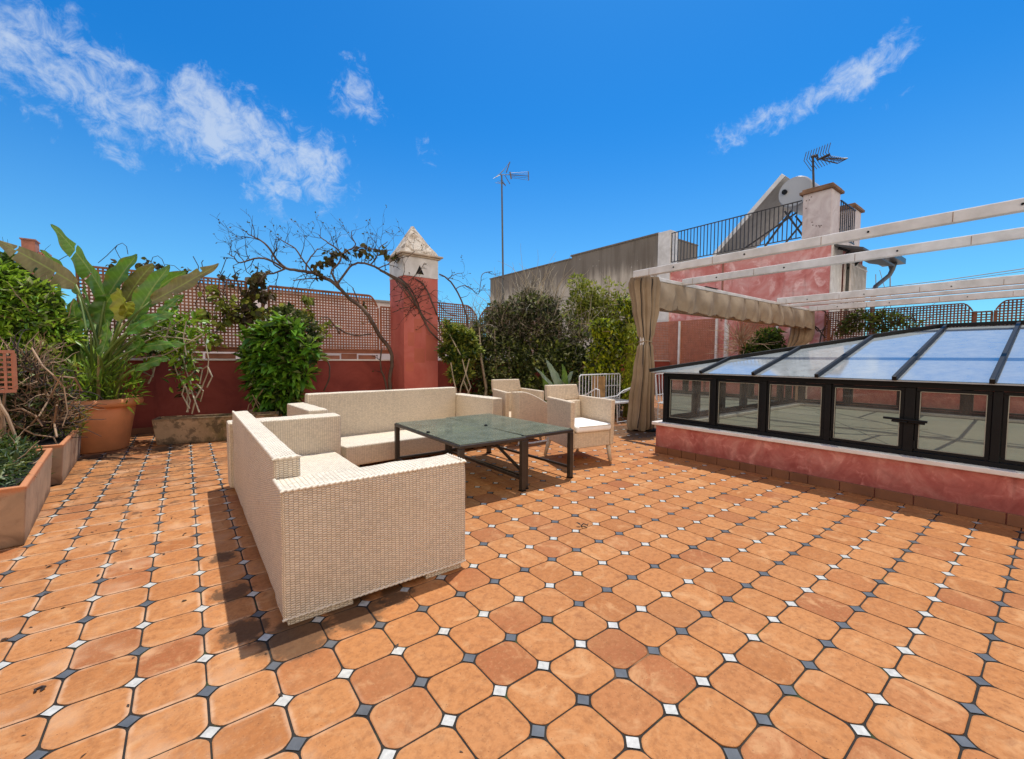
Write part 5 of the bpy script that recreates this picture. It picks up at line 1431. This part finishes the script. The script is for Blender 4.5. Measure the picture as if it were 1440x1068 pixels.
iv2 = thing('ivy', 'brown and olive ivy hanging over the gap between the two left lattice panels', 'climber', (1.2, 10.1, 1.4))
m = MB(); scat([(360,395,10),(352,410,10),(350,430,10),(365,385,8),(372,415,8),(345,450,8),(355,470,10),(330,440,10)], 260, .14, .10, 5, 10.15); m.build('foliage', L_IVY, iv2)
m = MB(); scat([(315,430,16),(330,445,14),(345,420,12),(300,410,14),(310,455,14),(285,440,10),(360,440,10),(432,420,6),(428,440,8),(385,435,8),(456,460,14),(300,480,12)], 420, .12, .09, 6, 10.18); m.build('olive_foliage', L_OLIVE, iv2)
m = MB(); rr = random.Random(9)
for k in range(26):
    x = rr.uniform(280, 375); y = rr.uniform(400, 480); pts = [(x, y)]
    for j in range(5): x += rr.uniform(-8, 8); y -= rr.uniform(2, 14); pts.append((x, y))
    m.tube([P(a, b, Y=10.13) for a, b in pts], .007, 4, False)
m.build('stem', M_BARKD, iv2)
tp = thing('ivy', 'thin wiry tendrils with few leaves curling above the first lattice panel', 'climber', (0, 10.2, 3))
m = MB(); scat([(162,368,4),(155,372,4),(205,367,5),(197,372,4),(215,372,5),(330,390,4),(310,388,4),(225,375,5),(260,380,5)], 60, .10, .07, 8, 10.25); m.build('foliage', L_IVY, tp)
m = MB()
for pts in (((138,370),(150,360),(160,350),(165,345),(172,342),(178,347),(180,358)),((212,370),(215,362),(222,360),(228,365),(232,375)),((165,345),(162,350),(168,362),(178,372)),((232,372),(245,374),(255,382)),((80,368),(90,362),(98,358)),((660,405),(645,395),(618,388))):
    m.tube([P(x, y, Y=10.25) for x, y in pts], .005, 4, False)
m.build('stem', M_BARKD, tp)

# ---------- shrubs right of the chimney
s6 = thing('small_shrub', 'small yellow green shrub on thin pale stems just right of the red chimney', 'shrub', (5.2, 8.9, 0))
bl = blobs_px([(638,472,18),(655,478,16),(632,498,16),(652,505,18),(640,525,14),(668,495,12),(660,528,8),(630,458,8)], 10.0, .8)
bl = rough_up([(c, r*.75, rd*.75) for c, r, rd in bl], 5, 6)
m = MB(); foliage(m, bl, 1500, .13, .045, 71, .4, .25, .2, 2, .6); m.build('foliage', L_OLIVE, s6)
m = MB(); foliage(m, [(c, r*.9, r) for c, r, _ in bl], 1300, .12, .06, 72, .2, .2, .1, 1, .1); m.build('inner_foliage', L_MID, s6)
m = MB()
for pts in (((644,592),(646,560),(648,545),(655,525),(660,505)),((650,590),(655,560),(662,545),(655,525),(650,505)),((643,590),(642,550),(638,535),(634,510)),((632,470),(640,485),(648,500)),((656,590),(660,555),(652,535))): m.tube([P(x, y, D=9.8) for x, y in pts], .014, 5)
m.build('stem', M_TWIGP, s6)
s7 = thing('dark_hedge_shrub', 'large dark overgrown climber mass with grey dead twigs behind the chairs', 'hedge', (7.4, 9.2, 0))
bl = blobs_px([(688,474,30),(718,455,34),(752,450,38),(788,468,32),(818,492,26),(842,512,22),(675,500,30),(710,510,46),(760,520,50),(810,525,46),(845,540,36),(700,560,34),(750,570,40),(800,575,40),(840,580,30),(742,424,16),(706,440,12),(772,432,14),(668,480,14),(665,545,24)], 11.6, .75)
bl = rough_up([(c, r*.86, rd*.86) for c, r, rd in bl], 5, 4)
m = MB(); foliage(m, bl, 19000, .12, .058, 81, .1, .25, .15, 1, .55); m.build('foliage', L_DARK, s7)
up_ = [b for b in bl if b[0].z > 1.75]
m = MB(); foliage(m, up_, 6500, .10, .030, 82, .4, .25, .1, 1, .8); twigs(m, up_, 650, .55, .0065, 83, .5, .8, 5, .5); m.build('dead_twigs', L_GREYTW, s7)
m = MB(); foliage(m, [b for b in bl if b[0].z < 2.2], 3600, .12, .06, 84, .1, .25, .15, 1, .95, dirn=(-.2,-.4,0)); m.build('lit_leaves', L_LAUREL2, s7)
m = MB(); twigs(m, up_, 170, 1.0, .009, 85, 1.3, .8, 6, .3)
for k in range(8): m.tube([(6.2+.4*k, 9.3, 0), (6.3+.4*k, 9.3, .6), (6.1+.45*k, 9.25, 1.4), (6.0+.48*k, 9.2, 2.2)], [.05,.04,.03,.015], 6)
m.build('branch', M_TWIGP, s7)
s8 = thing('slender_tree', 'slender light olive green tree rising above the hedge before the grey concrete wall', 'tree', (8.6, 9.3, 0))
bl = blobs_px([(812,400,13),(820,420,18),(808,435,16),(832,435,20),(850,445,22),(842,420,14),(862,425,12),(875,440,16),(820,455,20),(848,465,18),(855,400,6),(833,405,9)], 12.2, .8)
m = MB(); foliage(m, bl, 4200, .12, .05, 91, .5, .25, .1, 1, .4); foliage(m, blobs_px([(858,396,7),(872,408,9),(870,418,8),(882,425,10)], 12.2), 110, .10, .05, 92, .5); m.build('crown', L_OLIVE, s8)
m = MB()
for pts in (((838,600),(836,520),(830,470),(820,430),(812,395)),((836,520),(845,470),(855,430),(857,395)),((840,500),(860,460),(875,420),(880,405)),((830,470),(812,450),(803,430)),((845,470),(862,440),(868,412))): m.tube([P(x, y, D=12.2) for x, y in pts], [.04,.03,.022,.014,.007][:len(pts)], 6)
twigs(m, bl, 90, .4, .006, 93, .9)
m.build('trunk', M_TWIGP, s8)
s9 = thing('climbing_shrub', 'yellow green climbing shrub cascading over a post between the hedge and the long curtain', 'shrub', (9.5, 8.0, 0))
bl = blobs_px([(845,462,16),(862,468,18),(880,465,16),(893,475,12),(850,490,20),(870,495,18),(842,510,16),(858,515,16),(885,500,12),(888,445,12),(876,430,12),(892,430,10),(835,520,14),(895,520,8)], 10.6, .8)
bl = rough_up([(c, r*.8, rd*.8) for c, r, rd in bl], 4, 8)
m = MB(); foliage(m, bl, 3800, .12, .05, 101, .0, .25, .3, 2, .7, .2, dirn=(.1,-.3,-.35)); m.build('foliage', L_LIME, s9)
m = MB(); foliage(m, [(c, r*.95, r) for c, r, _ in bl], 2600, .11, .06, 102, .2, .2, .1, 1, .1); m.build('inner_foliage', L_DARK, s9)
c_ = P(886, 560, D=10.5)
m = MB(); m.tube([(c_.x, c_.y, 0), (c_.x+.02, c_.y, .9), (c_.x, c_.y, 1.7), (c_.x-.05, c_.y, 2.3)], [.17,.15,.14,.1], 12); m.build('trunk', simple('mossy_trunk', (.20,.22,.02), .95, .5, 9, bump=.8, col2=(.30,.30,.03)), s9, smooth=True)
m = MB(); foliage(m, [(Vector((c_.x-.02, c_.y-.04, z)), .19, .19) for z in (.5,.8,1.1,1.4,1.7,2.0)], 1500, .10, .028, 103, -.6, .2, .4, 2, .95); m.build('moss', L_LIME, s9)
m = MB(); twigs(m, bl, 60, .5, .007, 104, .3); twigs(m, blobs_px([(893,460,14),(897,490,12)], 10.4), 60, .4, .006, 105, .3); m.build('stem', M_TWIG, s9)
# dark gap filler foliage behind the bench
s11 = thing('dark_shrub', 'dark low shrub in the shadow behind the white bench', 'shrub', (9.0, 8.4, 0))
bl = blobs_px([(850,560,26),(830,575,22),(868,550,18),(820,550,18),(900,560,16),(895,585,14)], 11.0, .7)
m = MB(); foliage(m, bl, 2600, .12, .06, 111, .1, .2, .1, 1, .5); m.build('foliage', L_DARK, s11)
m = MB(); twigs(m, bl, 30, .5, .008, 112, .9); m.build('stem', M_TWIG, s11)
# bamboo slat board seen through the bench
bs = thing('cane_screen', 'short rolled cane screen standing behind the white bench', 'screen', (8.0, 7.3, 0))
a_ = P(834, 528, D=9.9); b_2 = P(850, 528, D=9.9)
m = MB()
for k in range(9):
    q_ = a_.lerp(b_2, k/8); m.tube([(q_.x, q_.y, .02), (q_.x, q_.y, 1.02)], .022, 6)
m.build('cane', simple('cane', (.38,.22,.09), .7, .4, 6), bs)

# ---------- plant with long strap leaves behind the chairs
pl = thing('strap_leaf_plant', 'potted plant with long arching blue green strap leaves between the two armchairs', 'plant', (6.25, 6.35, 0))
rr = random.Random(14); base = P(780, 605, D=8.7); base.z = .45
LS = [((790,560),(778,520),(768,507),9,L_STRAP),((792,560),(785,530),(771,510),10,L_STRAP),((788,565),(776,530),(770,545),8,L_BRIGHT2),((785,575),(765,545),(763,520),9,L_BRIGHT2),((792,560),(798,530),(790,512),9,L_BRIGHT2),((793,560),(800,525),(806,523),7,L_STRAP),((790,560),(765,528),(752,517),5,L_STRAP),((795,565),(795,540),(790,528),8,L_BRIGHT2),((793,560),(793,540),(785,533),9,L_STRAP)]
for b, m_, t, w_, mt in LS:
    T_(b, m_, t, w_*.42, 8.6+rr.uniform(-.15,.15), mt, pl, rr.uniform(-.5,.5), stem=False, cup=.3)
m = MB()
for b, m_, t, w_, mt in LS: q_ = P(*b, D=8.6); m.tube([base, base.lerp(q_, .5)+Vector((.01,.0,.02)), q_], [.018,.014,.010], 5)
m.build('stalk', M_STALK, pl, smooth=True)
m = MB(); m.lathe((base.x, base.y, .0), [(0,.0),(.15,0),(.2,.42),(.22,.44),(.2,.46),(.17,.44),(0,.43)], 28); m.build('pot', simple('dark_pot', (.03,.03,.03), .5), pl, smooth=True)
m = MB()
for dx in (-.2, .2): m.tube([(base.x+dx, base.y-.1, 0), (base.x+dx, base.y-.1, .75)], .012, 5)
m.build('support', M_WHITEMET, pl)

# ---------- greenery under the awning and on the right fence
s12 = thing('green_bush', 'dark green bush against the pink house wall below the right end of the awning', 'bush', (15.2, 7, 0))
bl = blobs_px([(1078,478,16),(1090,485,14),(1065,490,14),(1055,498,12),(1092,470,8)], 14.0, .7)
m = MB(); foliage(m, [(c, r*.85, rd*.85) for c, r, rd in bl], 1000, .18, .06, 121, .2, .25, .3, 1, .5); m.build('foliage', L_MID, s12)
m = MB(); twigs(m, blobs_px([(1045,490,14),(1040,480,10)], 14.2), 120, .8, .012, 122, .4); m.tube([(15.2,7,0),(15.2,7,1.4)], .05, 6); m.build('branch', M_TWIG, s12)
s13 = thing('creeper', 'olive and dark creeper grown through the lattice right of the pink house', 'climber', (16.1, 3.5, 1.4))
bl = blobs_px([(1200,455,12),(1220,452,10),(1240,455,12),(1262,452,10),(1275,456,8),(1190,462,8),(1182,468,6),(1290,455,6),(1210,442,6),(1245,445,6)], 14.6, .3)
bl = []
for (x_, y_, r_) in ((1200,455,12),(1220,452,10),(1240,455,12),(1262,452,10),(1275,456,8),(1190,462,8),(1182,468,6),(1290,455,6),(1210,442,6),(1245,445,6),(1230,446,8)):
    c_ = P(x_, y_, X=15.95); dd = (c_-CAM).dot(fw); bl.append((c_, r_*dd/F, r_*dd/F*.35))
m = MB(); foliage(m, bl, 620, .14, .07, 131, .1, .2, .2, 1, .4); m.build('foliage', L_MIX, s13)
m = MB(); twigs(m, bl, 60, .6, .012, 132, .5); m.build('stem', M_BARKD, s13)
s14 = thing('bare_creeper', 'thin bare creeper branches against the pink wall beside the far curtain', 'climber', (16, 5.2, 1))
m = MB()
for pts in (((1150,500),(1155,470),(1165,450),(1160,438),(1140,432)),((1160,475),(1150,462),(1140,455)),((1165,490),(1172,465),(1185,450)),((1140,455),(1150,466),(1165,462),(1168,450))): m.tube([P(x, y, D=13.6) for x, y in pts], .022, 5)
m.build('stem', M_BARKD, s14)
FILLC = (11.4, 9.8, 8.0); SKYSAT = 1.4; SKYTINT = (.34, .96, 1.14); CLOUDC = (5.0, 5.6, 6.4); SKYSTR = .14; SUNE = 4.4
# ================================================================== SKY AND SUN
SUN = Vector((.27, .16, 1.0)).normalized()
el = math.asin(SUN.z); az = math.atan2(SUN.x, SUN.y)
W = bpy.data.worlds.new('World'); SC.world = W; W.use_nodes = True
nt = W.node_tree; nd = nt.nodes; lk = nt.links
bg = nd['Background']
sky = nd.new('ShaderNodeTexSky'); sky.sky_type = 'NISHITA'; sky.sun_disc = False
sky.sun_elevation = el; sky.sun_rotation = az; sky.altitude = 100; sky.air_density = 1.0; sky.dust_density = .6; sky.ozone_density = 3.0
class WN(N):
    def __init__(s): s.t = nt; s.n = nd; s.l = lk
w = WN()
tc = nd.new('ShaderNodeTexCoord'); D = tc.outputs['Generated']
w._tc = tc
def streak(pa, pb, width, lo, hi, wexp=1.0):
    a = ray(*pa).normalized(); b = ray(*pb).normalized()
    n_ = a.cross(b).normalized(); mid = (a+b).normalized(); t = n_.cross(mid).normalized()
    ac = w.vm('DOT_PRODUCT', D, tuple(n_)); al = w.vm('DOT_PRODUCT', D, tuple(t))
    fwd = w.smooth(w.vm('DOT_PRODUCT', D, tuple(mid)), .2, .5)
    la, lb = t.dot(a), t.dot(b)
    if la > lb: la, lb = lb, la
    g = w.math('DIVIDE', ac, width); g = w.math('MULTIPLY', g, g); g = w.math('POWER', 2.718, w.math('MULTIPLY', g, -1))
    e = w.math('MULTIPLY', w.smooth(al, la-lo, la+lo), w.smooth(al, lb-hi, lb+hi, 1, 0))
    return w.math('MULTIPLY', w.math('MULTIPLY', g, e), fwd), ac, al
masks = []
for args in (((-80, 20), (520, 285), .125, .05, .10), ((75, -10), (240, 95), .035, .05, .07), ((380, -10), (545, 110), .03, .06, .07),
             ((470, 110), (575, 200), .07, .05, .06), ((560, 180), (645, 270), .05, .06, .06), ((990, 222), (1300, 48), .042, .05, .08), ((1190, 180), (1300, 120), .02, .05, .05)):
    masks.append(streak(*args)[0])
tot = masks[0]
wts = [1, .72, .66, .76, .74, .98, .62]
for m_, wt in zip(masks[1:], wts[1:]): tot = w.math('MAXIMUM', tot, w.math('MULTIPLY', m_, wt))
f1 = w.noise(10, 8, .6, vec=D, dist=.6); f2 = w.noise(30, 7, .68, vec=D, dist=.5); f3 = w.noise(5, 3, .5, vec=D)
ff = w.math('ADD', w.math('MULTIPLY', f1, .42), w.math('MULTIPLY', f2, .58))
ff = w.math('ADD', ff, w.math('MULTIPLY', w.math('SUBTRACT', f3, .5), .25))
th = w.math('SUBTRACT', .80, w.math('MULTIPLY', tot, .405))
dens = w.math('MULTIPLY', w.smooth(w.math('SUBTRACT', ff, th), -.03, .22), w.smooth(tot, .03, .3))
hs = nd.new('ShaderNodeHueSaturation'); hs.inputs['Saturation'].default_value = SKYSAT; hs.inputs['Value'].default_value = 1.0
lk.new(sky.outputs[0], hs.inputs['Color'])
c = w.mix(1.0, hs.outputs[0], SKYTINT, 'MULTIPLY')
c = w.mix(w.smooth(w.sep(D)[2], .0, .5, .26, 0), c, (3.2, 5.2, 6.8))
c = w.mix(w.math('MULTIPLY', dens, .66), c, CLOUDC)
# warm glow added to the sky behind the viewer as fill light
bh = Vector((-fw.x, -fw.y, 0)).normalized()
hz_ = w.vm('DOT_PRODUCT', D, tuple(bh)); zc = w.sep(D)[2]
sky_fill = w.math('MULTIPLY', w.smooth(w.math('ADD', hz_, w.math('MULTIPLY', w.math('SUBTRACT', w.noise(4, 5, .6, vec=D), .5), .5)), .12, .55), w.smooth(zc, .55, .9, 1, .15))
c = w.mix(sky_fill, c, FILLC)
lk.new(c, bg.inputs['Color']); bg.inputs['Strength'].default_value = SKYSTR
sl_ = bpy.data.lights.new('sun', 'SUN'); sl_.energy = SUNE; sl_.angle = math.radians(.55); sl_.color = (1.0, .955, .88)
so_ = bpy.data.objects.new('sun', sl_); COL.objects.link(so_)
so_.rotation_euler = SUN.to_track_quat('Z', 'Y').to_euler(); so_.location = (3, 2, 12)
SC.view_settings.view_transform = 'Standard'; SC.view_settings.look = 'None'; SC.view_settings.exposure = 0; SC.view_settings.gamma = 1
SC.render.engine = 'CYCLES'; SC.cycles.max_bounces = 8; SC.cycles.transparent_max_bounces = 24; SC.cycles.diffuse_bounces = 4; SC.cycles.glossy_bounces = 4
SC.cycles.sample_clamp_indirect = 6
bpy.context.view_layer.update()
